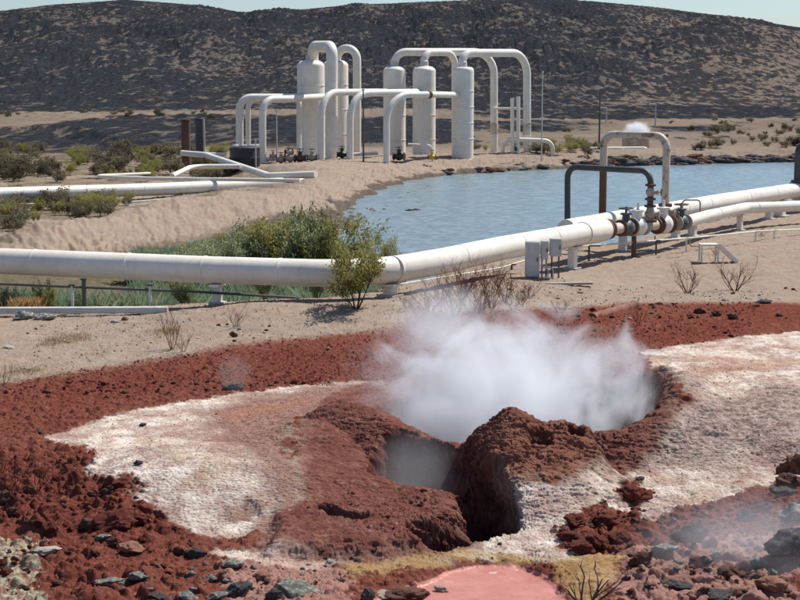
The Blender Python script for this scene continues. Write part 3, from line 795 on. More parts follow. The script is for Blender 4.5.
def valve(p, d, r, s=1.0, wheel=True, mats=('valve', 'rust'), up=Vector((0, 0, 1)), parent=None, label=None, name='gate_valve'):
    p = Vector(p); d = Vector(d).normalized(); t = thing(name, label, 'valve', (p.x, p.y, p.z - r))
    MB().tube([p - d * r * 1.3, p - d * r * .7, p - d * r * .3, p + d * r * .3, p + d * r * .7, p + d * r * 1.3], [r * .62, r * .7, r * 1.0, r * 1.0, r * .7, r * .62], 18).build('valve_body', M[mats[0]], t)
    for k in (-1, 1): MB().ring(p + d * r * 1.35 * k, d, r * 1.0, r * .22, 20).build('flange', M[mats[1]], t)
    bon = MB().tube([p + up * r * .5, p + up * r * 1.5, p + up * r * 1.55, p + up * r * 1.75, p + up * r * 1.8, p + up * r * 2.5], [r * .5, r * .45, r * .7, r * .7, r * .16, r * .12], 14).build('bonnet', M[mats[0]], t)
    if wheel:
        c = p + up * r * 2.3; a = up.orthogonal().normalized(); b = up.cross(a)
        pts = [c + (a * math.cos(w) + b * math.sin(w)) * r * .85 for w in [2 * PI * i / 20 for i in range(21)]]
        mb = MB(); mb.tube(pts, r * .09, 8, False); mb.tube([c - a * r * .85, c + a * r * .85], r * .06, 6); mb.tube([c - b * r * .85, c + b * r * .85], r * .06, 6)
        mb.build('handwheel', M['dark'], bon)
    return t


# run from the sleeve end: flange, valves, tee
q0 = sleeve
dr = (axis_pt(686, 222, 1.0) - q0).normalized(); L0 = (axis_pt(686, 222, 1.0) - q0).length
pl = lambda s: q0 + dr * s
tt = thing('valve_spool', 'short rusty flanged spool joining the cream pipe end to the first valve', 'pipe spool', (q0.x, q0.y, .6))
MB().tube([q0 - dr * .25, q0 + dr * L0 * .62], .20, 20).build('spool_pipe', M['creamrust'], tt)
for s_ in (.05, .22): MB().ring(pl(s_), dr, .36, .12, 24).build('flange', M['rust'], tt)
MB().tube([pl(L0 * .60), pl(L0 * .66)], .27, 20).build('collar', M['rust'], tt)
valve(pl(L0 * .24), dr, .30, mats=('teal', 'rust'), label='dark green gate valve beside the rusty post at the sleeve end')
valve(pl(L0 * .38), dr, .34, wheel=False, mats=('white', 'valve'), label='stout beige check valve between the green valve and the grey riser', name='check_valve')
valve(pl(L0 * .70), dr, .36, wheel=False, mats=('white', 'rust'), label='round white insulated valve below the beige loop', name='ball_valve')
valve(pl(L0 * .93), dr, .30, mats=('teal', 'valve'), label='black valve with handwheel above the metal steps')
# rusty post under first valve
c = pl(L0 * .34); g = gz(c.x, c.y)
MBp = MB().box((c.x, c.y, (g + c.z - .33) / 2), (.16, .16, c.z - .33 - g)); o = MBp.build('support_post', M['rust']); tag(o, 'rusty steel post propping the first valves', 'post')
# dark loop
Yd = pl(L0 * .46); YR = Yd.y
riser = D(651, 222, YR); Yb = YR + 3.0
lt = D(651, 171, YR); lt2 = D(567.5, 172, Yb); lb = D(567.5, 218, Yb); lb.z = 1.0
t = thing('expansion_loop', 'dark grey steel loop pipe rising in front of the water', 'pipe loop', (lb.x, lb.y, 0))
MB().pipe([Vector((lb.x, lb.y, .9)), Vector((lt2.x, lt2.y, lt.z)), lt, Vector((lt.x, lt.y, pl(L0 * .46).z))], .115, .45, 18).build('loop_pipe', M['dark'], t)
MB().ring((lt.x, lt.y, D(651, 185, YR).z), (0, 0, 1), .20, .08).build('flange', M['rust'], t)
MB().ring((lt.x, lt.y, D(651, 199, YR).z), (0, 0, 1), .20, .08).build('flange', M['rust'], t)
MB().ring((lt.x, lt.y, D(651, 206, YR).z), (0, 0, 1), .22, .08).build('flange', M['rust'], t)
MB().ring((lt.x, lt.y, D(651, 221, YR).z), (0, 0, 1), .26, .08).build('flange', M['rust'], t)
v1 = valve((lt.x, lt.y, D(651, 192, YR).z), (0, 0, 1), .17, mats=('valve', 'rust'), up=Vector((1, -.3, 0)).normalized(), label='small flanged valve on the dark grey riser, upper of two')
v2 = valve((lt.x, lt.y, D(651, 214, YR).z), (0, 0, 1), .20, wheel=False, mats=('valve', 'rust'), up=Vector((1, -.3, 0)).normalized(), label='flanged valve low on the dark grey riser, lower of two')
# beige loop
q = pl(L0 * .66); YB = q.y + 1.2; lt = D(667, 136, YB); rt = D(604, 136, YB + 2)
t = thing('expansion_loop', 'tall beige loop pipe with a rust streaked left leg beside the water', 'pipe loop', (rt.x, rt.y, 0))
base = D(604, 214, YB + 2)
MB().pipe([(lt.x, lt.y, 1.3), lt, Vector((rt.x, rt.y, lt.z)), Vector((rt.x, rt.y, D(604, 170, YB + 2).z))], .145, .5, 20).build('loop_pipe', M['creamrust'], t)
MB().tube([Vector((rt.x, rt.y, D(604, 170, YB + 2).z)), Vector((rt.x, rt.y, .9))], .147, 20).build('rusty_leg', M['rust'], t)
MB().ring((lt.x, lt.y, D(667, 205, YB).z), (0, 0, 1), .26, .13).build('flange', M['rust'], t)
valve((lt.x, lt.y, D(667, 212, YB).z), (0, 0, 1), .22, mats=('valve', 'rust'), up=Vector((1, -.5, 0)).normalized(), label='beige valve with side handwheel at the foot of the beige loop')
# black riser at right edge
p = D(798, 190, 79); t = thing('steel_riser', 'black vertical pipe at the right edge standing on the white pipeline', 'riser', (p.x, p.y, 0))
a0 = axis_pt(797.5, 190, BZ)
MB().pipe([(a0.x, a0.y, BZ), (a0.x, a0.y, D(797, 144, a0.y).z), (a0.x + 4.5, a0.y + 2, D(797, 144, a0.y).z)], .19, .45, 20).build('riser_pipe', M['dark'], t)
MB().ring((a0.x, a0.y, 1.68), (0, 0, 1), .32, .1).build('flange', M['dark'], t)

# small impulse tubing and clutter round the valves
rnd = random.Random(3)
for i, (a, b, lab) in enumerate([((700, 212), (683, 200), 'thin bent steam tracing tube above the white valve'), ((655, 236), (628, 243), 'thin drain tube sagging under the check valve'), ((690, 228), (700, 246), 'thin drain tube dropping beside the metal steps')]):
    pa = D(*a, YR + i); pb = D(*b, YR + i)
    o = MB().pipe([pa, Vector((pa.x, pa.y, pb.z)), pb, pb + Vector((.0, .1, -.35))], .03, .12, 8).build('drain_tube', M['valve']); tag(o, lab, 'tube')

# metal steps
sA = g3(699, 262); g = sA.z
t = thing('metal_steps', 'small white metal steps with platform in front of the valves', 'steps', (sA.x, sA.y, g))
x0, y0 = sA.x, sA.y
dz = .62; plx = .62
MB().box((x0 + plx / 2, y0, g + dz), (plx, .5, .06)).build('platform', M['cream'], t)
for sx in (0.04, plx):
    for sy in (-.21, .21): MB().box((x0 + sx, y0 + sy, g + dz / 2 - .02), (.05, .05, dz - .05)).build('leg', M['cream'], t)
run = D(736, 262, y0).x - x0 - plx
for sy in (-.25, .25):
    MB().box((x0 + plx + run / 2, y0 + sy, g + dz / 2 + .02), (math.hypot(run, dz), .05, .14), 0, 0, math.atan2(dz, run)).build('stringer', M['cream'], t)
for k in range(4):
    f = (k + .7) / 4.4; MB().box((x0 + plx + run * f, y0, g + dz * (1 - f)), (.17, .46, .035)).build('tread', M['grey'], t)

# electrical cabinets
YC = 45.0
c0 = D(532, 277, YC); g = c0.z
t = thing('electrical_cabinet', 'tall grey electrical cabinet, leftmost of the row in front of the pipeline', 'cabinet', (c0.x, c0.y, gz(c0.x, c0.y)))


def cab(t, xa, xb, ya, yb, dep, gap=0):
    A = D(xa, yb, YC); B = D(xb, ya, YC); cx = (A.x + B.x) / 2; cz = (A.z + B.z) / 2; w = B.x - A.x; h = B.z - A.z
    MB().box((cx, YC, cz), (w, dep, h)).build('housing', M['grey'], t)
    dr_ = MB().box((cx, YC - dep / 2 - .012, cz), (w * .86, .025, h * .93)).build('door', M['grey'], t)
    MB().box((cx + w * .33, YC - dep / 2 - .04, cz), (.03, .03, .12)).build('handle', M['dark'], dr_)
    return cx, A.z, w


def legs(t, cx, z, w):
    for s_ in (-.3, .3):
        g = gz(cx + w * s_, YC); MB().tube([(cx + w * s_, YC, g - .1), (cx + w * s_, YC, z + .02)], .025, 8).build('leg', M['dark'], t)


cab(t, 525, 539.5, 241, 277, .32)
t = thing('electrical_cabinet', 'narrow grey electrical box on conduits, middle of the three', 'cabinet', (D(544, 270, YC).x, YC, gz(D(544, 270, YC).x, YC)))
cx, z_, w = cab(t, 540.5, 548, 240.5, 259, .22); legs(t, cx, z_, w)
t = thing('electrical_cabinet', 'light grey wider electrical box, rightmost of the three by the pipeline', 'cabinet', (D(555, 270, YC).x, YC, gz(D(555, 270, YC).x, YC)))
cx, z_, w = cab(t, 549.5, 561.5, 238, 256, .28); legs(t, cx, z_, w)
for i, (a, b, lab) in enumerate([(542, 548, 'bent grey conduit between the middle cabinet and the ground'), (546, 553, 'bent grey conduit under the right electrical box')]):
    pa = D(a, 259, YC); pb = D(b, 278, YC - .1)
    o = MB().pipe([pa, pa + Vector((0, -.02, -.25)), Vector((pb.x, pb.y, pb.z + .3)), pb], .02, .1, 8).build('conduit', M['grey']); tag(o, lab, 'conduit')
a = g3(546, 283.5); b = g3(592, 287)
o = MB().box(((a.x + b.x) / 2, (a.y + b.y) / 2, (a.z + b.z) / 2 + .05), ((b - a).length, .16, .07), math.atan2(b.y - a.y, b.x - a.x)).build('wooden_plank', M['wood']); tag(o, 'bleached plank lying on the sand at the foot of the electrical cabinets', 'plank')

# thin conduit along the left pipeline, stands, kerb
pts = []
for px, py in [(-80, 281), (0, 284), (100, 288), (200, 292), (300, 298)]:
    pts.append(D(px, py, 40.3 if px < 250 else 41))
o = MB().tube(pts, .035, 8).build('cable_conduit', M['dark']); tag(o, 'long thin dark conduit running in front of the reeds below the left pipeline', 'conduit')
stands = [(-20, 'post of the thin conduit outside the left edge'), (72, 'thin grey post carrying the conduit, left one of the close pair'), (84, 'dark capped post, right one of the close pair under the pipeline'), (150, 'thin post carrying the conduit midway along the pale beam')]
for px, lab in stands:
    y = 40.3; x = D(px, 290, y).x; g = gz(x, y) - .05; zt = D(px, 285 if px != 84 else 279, y).z
    t = thing('conduit_stand', lab, 'post', (x, y, g), 'posts of the thin conduit')
    MB().tube([(x, y, g), (x, y, zt)], .045 if px != 84 else .06, 8).build('post', M['grey' if px != 84 else 'dark'], t)
    MB().box((x, y, zt), (.16, .1, .05)).build('clamp', M['dark'], t)
a = D(-90, 314, 39.6); b = D(168, 313, 39.8)
z0 = max(gz(a.x, a.y), gz(b.x, b.y), gz(0.5 * (a.x + b.x), a.y)) + .05
o = MB().box(((a.x + b.x) / 2, (a.y + b.y) / 2, z0), ((b - a).length, .22, .16), math.atan2(b.y - a.y, b.x - a.x)).build('concrete_beam', M['grey']); tag(o, 'pale grey beam lying along the sand edge at the far left', 'beam')

# instrument line right of the bend
line = [D(395, 285, 46), D(500, 268, 49.5), D(570, 247, 52), D(600, 245, 53), D(700, 237, 56), D(760, 231, 60), D(830, 228, 64)]
o = MB().tube(line, .03, 8).build('impulse_line', M['cream']); tag(o, 'thin white line on low stands in front of the valves', 'tube')
for i, (px, lab) in enumerate([(512, 'low stand left of the tall grey cabinet'), (590, 'thin dark T stand between the support and the rusty post'), (656, 'thin stand under the dark grey riser'), (687, 'thin stand just left of the metal steps'), (757, 'thin cream stand under the branch line'), (775, 'thin cream stand nearest the right edge')]):
    for a, b in zip(line, line[1:]):
        pa, pb = 400 + FPX * a.x / a.y, 400 + FPX * b.x / b.y
        if pa <= px <= pb + 3:
            c = a.lerp(b, (px - pa) / (pb - pa)); break
    g = gz(c.x, c.y) - .05; t = thing('line_stand', lab, 'stand', (c.x, c.y, g), 'low stands of the thin white line')
    MB().tube([(c.x, c.y, g), (c.x, c.y, c.z)], .035, 8).build('post', M['dark' if i < 3 else 'cream'], t)
    MB().box((c.x, c.y, c.z), (.8 if i == 1 else .3, .08, .05)).build('crossbar', M['dark' if i < 3 else 'cream'], t)

# ribbed clay pipe, half buried
a = g3(592, 317); b = g3(634, 306); a.z -= .05; b.z += .0
mb = MB(); n = 40; pp = [a.lerp(b, i / n) for i in range(n + 1)]
mb.tube(pp, [.14 + (.018 if (i // 2) % 4 == 0 else 0) for i in range(n + 1)], 20)
tag(mb.build('drain_pipe', M['clay']), 'ribbed clay coloured drain pipe half buried behind the steam', 'pipe')

# ------------------------------------------------------------------ separator station
YV = 126.0
gpad = lambda px, py=160: gz(D(px, py, YV).x, YV)


def vessel(px, ytop, ybot, wpx, Y, label, rings=3, flat=False, rusty=False):
    c = D(px, ybot, Y); R = wpx / 2 * Y / 1485; zt = D(px, ytop, Y).z; g = min(c.z, gz(c.x, Y)) - .2; g0 = g
    t = thing('separator_vessel', label, 'vessel', (c.x, Y, g), 'tall cream separator vessels')
    hgt = zt - g; prof = [(R, 0), (R, hgt - R * .45)]
    for k in range(1, 8): w = k / 8 * PI / 2; prof.append((R * (1 - .12 * (1 - math.cos(w)) * 0) * (math.cos(w) * .72 + .28 if not flat else (math.cos(w) ** .5) * .5 + .5), hgt - R * .45 + R * .45 * math.sin(w)))
    prof.append((R * .1, hgt + .01))
    MB().lathe((c.x, Y, g), prof, 40).build('shell', M['cream'], t)
    for k in range(rings):
        z = g + hgt * (.25 + .5 * k / max(1, rings - 1)); MB().ring((c.x, Y, z), (0, 0, 1), R + .03, .1, 40).build('band', M['cream'], t)
    MB().lathe((c.x, Y, g + hgt - .1), [(R * .38, 0), (R * .36, .5), (R * .30, .55)], 24).build('neck', M['grey'], t)
    MB().lathe((c.x, Y, g - .1), [(R * 1.12, 0), (R * 1.12, .35), (R * 1.02, .4)], 40).build('skirt', M['cream'], t)
    return c.x, Y, zt, g, R, t


VA = vessel(311.5, 60, 156, 27, 127, 'leftmost and widest separator vessel with banded shell and domed top')
VB = vessel(336, 60, 156, 25, 134, 'separator vessel half hidden behind the leftmost pair of pipes')
VC = vessel(394.5, 66, 162, 22, 130, 'third separator vessel from the left, behind a low bent pipe')
VD = vessel(424, 66, 161, 22.5, 128, 'separator vessel between two equal ones, with a faint yellow streak')
VE = vessel(462.5, 67, 160, 21.5, 126, 'rightmost separator vessel with a rusty flange on its side', rings=4, flat=True)


def bigpipe(pts, wpx, label, name='process_pipe', mat='cream', bend=1.0, grp=None, bands=()):
    Y = pts[0][2]; r = wpx / 2 * Y / 1485; P3 = [D(*p) for p in pts]
    if grp is None: grp = 'pipes of the separator station'
    t = thing(name, label, 'pipe', (P3[0].x, P3[0].y, min(p.z for p in P3)), grp)
    for k in (0, -1):
        j = 1 if k == 0 else -2
        v_ = P3[k] - P3[j]
        if v_.z < -.6 * v_.length: P3[k].z = min(P3[k].z, gz(P3[k].x, P3[k].y) - .1)
    MB().pipe(P3, r, bend, 20).build('pipe_run', M[mat], t)
    for (i, f, m_) in bands:
        MB().ring(P3[i].lerp(P3[i + 1], f), P3[i + 1] - P3[i], r * (1.25 if m_ != 'creamrust' else 1.04), .25 if m_ != 'creamrust' else 1.2, 20).build('flange', M[m_], t)
    return t


def over(V, ytop, px2, ybot, wpx, Y2, label, **k):
    pv = 400 + 1485 * V[0] / V[1]
    return bigpipe([(pv, 64, V[1]), (pv, ytop, V[1]), (px2, ytop, Y2), (px2, ybot, Y2)], wpx, label, **k)


over(VA, 46.5, 332, 167, 11, 122, 'thick arched pipe from the top of the leftmost vessel down its right side', bend=.9, name='overhead_pipe')
over(VB, 48.5, 357, 160, 8, 133, 'thinner arched pipe rising behind the first thick arched pipe', bend=1.1, name='overhead_pipe')
over(VC, 52, 494, 158, 7.6, 133, 'arched pipe spanning from the third vessel to the inner rusty banded leg', bend=(1.05, 1.9), name='overhead_pipe', bands=((2, .72, 'creamrust'),))
over(VD, 52.5, 455, 150, 7.0, 131, 'short arched pipe from the fourth vessel dropping behind the rightmost vessel', bend=(1.0, 1.2), name='overhead_pipe')
over(VE, 53, 527, 158, 8, 132, 'outermost arched pipe from the rightmost vessel to the far right leg', bend=(1.05, 1.9), name='overhead_pipe', bands=((2, .72, 'creamrust'),))
mb_ = [
    ([(239.5, 152, 124), (239.5, 97.5, 124), (290, 97.5, 125), (300, 97.5, 126.6)], 7.6, 'leftmost low bent pipe of the station', 1.0),
    ([(248, 150, 130), (248, 99, 130), (300, 98, 130), (322, 98, 133)], 5.2, 'thin bent pipe just behind the leftmost low one', .9),
    ([(262.5, 168, 119), (262.5, 99.5, 119), (290, 99, 121), (323, 97, 125.5)], 7.2, 'third low bent pipe, just right of the black tank', 1.1),
    ([(299, 154, 123.5), (299, 101, 123.5), (300.5, 97, 126)], 5, 'straight thin pipe down the left side of the widest vessel', .4),
    ([(321.2, 165, 119), (321.2, 92.5, 119), (375, 92, 125), (388, 92, 129)], 6.8, 'bent pipe in front of the widest vessel, leading right', 1.9),
    ([(350, 165, 118), (350, 93.5, 118), (400, 92.5, 122), (418, 92, 127)], 7, 'bent pipe right of the thick arched pipe', 2.0),
    ([(386.5, 163, 117), (386.5, 95, 117), (430, 94.5, 120), (456, 95, 125)], 6.4, 'bent pipe ending in the rusty flange of the rightmost vessel', 2.2),
    ([(512.3, 157, 131), (512.3, 98, 131)], 3.8, 'left one of two thin upright pipes between the right legs', .5),
    ([(518.2, 157, 131), (518.2, 96.5, 131)], 3.8, 'right one of two thin upright pipes between the right legs', .5),
    ([(503, 158, 131), (503, 139, 131), (552.5, 141, 131), (552.5, 158, 131)], 4.4, 'low white inverted U pipe at the right end of the station', .8),
    ([(493, 108.5, 132.6), (526, 108.5, 131.6)], 2.4, 'short horizontal tie pipe between the two right legs', .5),
    ([(408, 144, 122), (432, 145.5, 122), (433, 161, 122)], 2.0, 'thin white handrail pipe before the fourth vessel', .4),
    ([(266, 158.5, 122), (370, 159.5, 122)], 3.0, 'low horizontal white pipe along the feet of the vessels', .5),
    ([(270, 167, 118), (318, 163, 118)], 2.6, 'low pipe behind the crest of the bank right of the black tank', .5),
    ([(345, 155, 129), (378, 153, 129)], 3.4, 'short white pipe lying beyond the bent pipes', .5),
]
for pts, w, lab, be in mb_:
    bigpipe(pts, w, lab, bend=be, bands=((1, .985, 'rust'),) if w == 6.4 else ())
# left diagonal pipes
grpL = 'white pipes lying on the flat left of the station'
bigpipe([(182, 153, 121), (206, 155, 119), (269, 176, 99), (316, 174.5, 97)], 5.6, 'diagonal white pipe crossing above the others towards the bank', bend=1.0, grp=grpL)
bigpipe([(172, 176, 99), (192, 166.5, 106), (240, 166.5, 106)], 5.2, 'bent white pipe rising behind the long thin ones', bend=1.2, grp=grpL)
bigpipe([(98, 176.5, 97), (150, 178.5, 96), (300, 180.5, 93)], 3.6, 'long thin white pipe just above the large left pipeline', bend=1, grp=grpL)
bigpipe([(99, 175.5, 99), (150, 173.3, 104)], 2.6, 'short white pipe end sticking out at the far left of the bundle', bend=1, grp=grpL)
bigpipe([(184, 153.5, 123), (226, 154.5, 123)], 3.4, 'short level white pipe behind the diagonal one', bend=1, grp=grpL)
# large left pipeline
pp = [D(-160, 198, 80), D(0, 194, 86), D(150, 189.5, 92), D(302, 182.5, 99)]
t = thing('flash_pipeline', 'second large cream pipeline lying across the left flat beyond the track', 'pipeline', (pp[1].x, pp[1].y, -.8))
MB().pipe(pp, .38, 3, 28).build('insulated_pipe', M['cream'], t)
for k, f in ((0, .6), (1, .55), (1, .95), (2, .4)): MB().ring(pp[k].lerp(pp[k + 1], f), pp[k + 1] - pp[k], .395, .12, 28).build('cladding_band', M['cream'], t)
for px, py, lab in ((68, 203, 'rusty stub post leaning before the second pipeline, left one'), (78, 204, 'rusty stub post before the second pipeline, right one')):
    c = D(px, py, 81); o = MB().tube([(c.x, 81, gz(c.x, 81) - .1), (c.x + .05, 81, c.z + .35)], .06, 8).build('stub_post', M['brownrust']); tag(o, lab, 'post', 'rusty stub posts before the second pipeline')
o = MB().pipe([D(20, 204, 84), D(120, 203, 88), D(250, 192, 95)], .05, 1, 8).build('ground_line', M['grey']); tag(o, 'thin grey line on the ground just before the second pipeline', 'tube')
# silencer casings
for px, w, mat, Y, yt, yb, lab in ((186.5, 9, 'brownrust', 124, 119, 168, 'rust brown open topped steel casing, left of the pair'), (200, 8.5, 'dark', 130, 118, 157, 'dark grey steel casing with a pale strip, right of the pair')):
    c = D(px, yb, Y); R = w / 2 * Y / 1485; g = min(c.z, gz(c.x, Y)) - .1; zt = D(px, yt, Y).z
    t = thing('steel_casing', lab, 'casing', (c.x, Y, g), 'tall steel casings left of the station')
    MB().lathe((c.x, Y, g), [(R, 0), (R, zt - g), (R * .88, zt - g), (R * .86, zt - g - .8)], 24).build('casing_wall', M[mat], t)
    MB().ring((c.x, Y, zt - .1), (0, 0, 1), R * 1.08, .2, 24).build('rim', M[mat], t)
    if mat == 'dark': MB().box((c.x + R * 1.02, Y - R * .25, (g + zt) / 2), (.16, .2, (zt - g) * .95)).build('pale_strip', M['grey'], t)
# black tank
c = D(245, 167, 116); g = min(gz(c.x, 116), c.z); R = 15 * 116 / 1485; ht = D(245, 147.5, 116).z - g
t = thing('black_tank', 'squat black tank with pale fittings on its lid', 'tank', (c.x, 116, g))
MB().lathe((c.x, 116, g), [(R * .97, 0), (R, .1), (R, ht * .45), (R * 1.03, ht * .5), (R, ht * .55), (R, ht), (R * .93, ht + .05), (R * .5, ht + .15)], 36).build('shell', M['black'], t)
for dx, dy in ((-.55, -.3), (0, -.5), (.5, -.3), (.75, .1)): MB().box((c.x + dx * R, 116 + dy * R, g + ht + .14), (.38, .35, .2), dx).build('lid_fitting', M['white'], t)
MB().tube([(c.x + R * .8, 115, g), (c.x + R * .8, 115, g + ht + .7)], .05, 8).build('vent_pipe', M['grey'], t)
# small valves and pumps among the vessel feet
rnd = random.Random(11)
labs = ['small rust brown pump at the foot of the widest vessel', 'small tan valve just left of the widest vessel', 'small upright tan valve tree in front of the widest vessel', 'little brown pump right of the upright valve tree', 'small valve by the foot of the thick arched pipe', 'tiny valve between the third bent pipe and the vessel', 'small dark valve in front of the third vessel', 'yellow topped valve in front of the fourth vessel', 'small dark valve by the feet of the bent pipes']
for (px, py, s_, mt), lab in zip([(290, 158, 1., 'valve'), (281, 160, .8, 'valve'), (289, 152, .7, 'creamrust'), (300, 159, 1., 'rust'), (312, 160, .9, 'valve'), (273, 156, .6, 'valve'), (399, 156.5, 1., 'black'), (432, 157, .7, 'yellow'), (342, 158, .9, 'black')], labs):
    Y = 119; c = D(px, py, Y); r = .32 * s_; c.z = max(c.z, gz(c.x, Y) + r)
    valve(c, (1, rnd.uniform(-.5, .5), 0), r, mats=(mt, 'rust'), wheel=True, label=lab, name='station_valve')
# poles
for px, yt, yb, Y, lab, r in ((541.5, 72, 158, 128, 'thin grey mast at the right end of the station', .06), (599, 88, 153, 137, 'thin dark pole behind the beige loop', .09), (363.5, 90, 166, 116, 'thin dark mast before the third vessel', .07), (277, 110, 158, 128, 'short thin mast left of the widest vessel', .07)):
    c = D(px, yb, Y); g = gz(c.x, Y) - .1; zt = D(px, yt, Y).z
    t = thing('mast', lab, 'mast', (c.x, Y, g), 'thin masts')
    MB().tube([(c.x, Y, g), (c.x, Y, zt)], [r, r * .7], 8).build('pole', M['grey' if px in (541.5, 277) else 'dark'], t)
    MB().ring((c.x, Y, zt), (0, 0, 1), r * 1.6, .15, 8).build('cap', M['grey'], t)
for px, Y, lab in ((606, 215, 'far lamp pole with a small twin head behind the thin dark pole'), (655, 200, 'far utility pole on the plain beyond the pond, right of the steaming tower')):
    c = D(px, 138, Y); g = gz(c.x, Y); zt = D(px, 108 if px < 620 else 104, Y).z
    t = thing('lamp_pole', lab, 'lamp pole', (c.x, Y, g)); MB().tube([(c.x, Y, g), (c.x, Y, zt)], [.1, .07], 8).build('pole', M['grey'], t)
    MB().box((c.x - .4, Y, zt), (.9, .35, .16)).build('lamp_head', M['white'], t)
# cooling drum with steam
Y = 143; c = D(635.5, 149, Y); R = 13 * Y / 1485; g = gz(c.x, Y); zt = D(635, 138, Y).z
t = thing('steaming_drum', 'tan ribbed drum venting a white puff beyond the pond', 'drum', (c.x, Y, g))
n = 72; vs = []; 
mb = MB()
for z in (g - .1, zt):
    for k in range(n): w = 2 * PI * k / n; rr = R * (1 + (.03 if k % 2 else -.02)); vs.append((c.x + rr * math.cos(w), Y + rr * math.sin(w), z))
mb.add(vs, [(k, (k + 1) % n, n + (k + 1) % n, n + k) for k in range(n)] + [tuple(range(n, 2 * n))]); mb.build('ribbed_wall', M['tan'], t, False)
MB().ring((c.x, Y, zt), (0, 0, 1), R * 1.04, .15, 40).build('rim', M['rust'], t)
bigpipe([(584, 153, 139), (588, 149, 139), (645, 148.5, 139), (649, 153, 139)], 4.0, 'low white pipe on the far bank behind the beige loop', bend=.4, grp='none')

# ------------------------------------------------------------------ rocks
def rock_mesh(name, seed, mat, sub=4, rough=.35, flat=.7, ang=.0):
    import bmesh
    bm = bmesh.new(); bmesh.ops.create_icosphere(bm, subdivisions=sub, radius=1)
    r = random.Random(seed); co = np.array([v.co[:] for v in bm.verts])
    planes = [(Vector((r.uniform(-1, 1), r.uniform(-1, 1), r.uniform(-1, 1))).normalized(), r.uniform(.55, .85)) for _ in range(9)]
    o = seed * 13.7
    n = fbm(co[:, 0] + o + co[:, 2] * .7, co[:, 1] - o - co[:, 2] * .5, 1.1, 4, seed) + fbm(co[:, 2] * 1.3 + o, co[:, 0] - co[:, 1] + o, 1.4, 4, seed + 5) * .7
    n2 = fbm(co[:, 0] + o + co[:, 2] * .7, co[:, 1] - o - co[:, 2] * .9, 4.5, 3, seed + 9)
    for i, v in enumerate(bm.verts):
        p = v.co.copy()
        for d, h in planes:
            k = p.dot(d)
            if k > h: p -= d * (k - h) * .85
        p *= 1 + rough * float(n[i]) + rough * .35 * float(n2[i]); p.z *= flat; v.co = p
    me = bpy.data.meshes.new(name); bm.to_mesh(me); bm.free(); me.materials.append(mat)
    me.polygons.foreach_set('use_smooth', [False if rough > .3 and sub < 3 else True] * len(me.polygons)); return me


RM = {}
for k in S: RM[k] = [rock_mesh(k + '_rock', 10 * i + len(k), S[k], 4, .5 if k in ('red', 'brown') else .32) for i in range(4)]


def rock(px, py, wpx, hpx, kind, label, grp=None, rz=None, name='rock', cat='rock', i=[0], dn=.25):
    if py > 540 and kind in ('grey', 'dark') and wpx > 14: wpx *= .85; hpx *= .85; dn = .4
    p = ground(px, py + hpx * .35); s = p.y / 1485; i[0] += 1
    o = bpy.data.objects.new(name, RM[kind][i[0] % 4]); col.objects.link(o)
    a = wpx * s / 2; h = hpx * s / 2
    o.scale = (a, a * random.uniform(.6, .9), max(h * 1.25, .02)); o.location = (p.x, p.y, p.z + h * (.7 - dn))
    o.rotation_euler = (random.uniform(-.2, .2), random.uniform(-.2, .2), rz if rz is not None else random.uniform(-.5, .5))
    return tag(o, label, cat, grp)


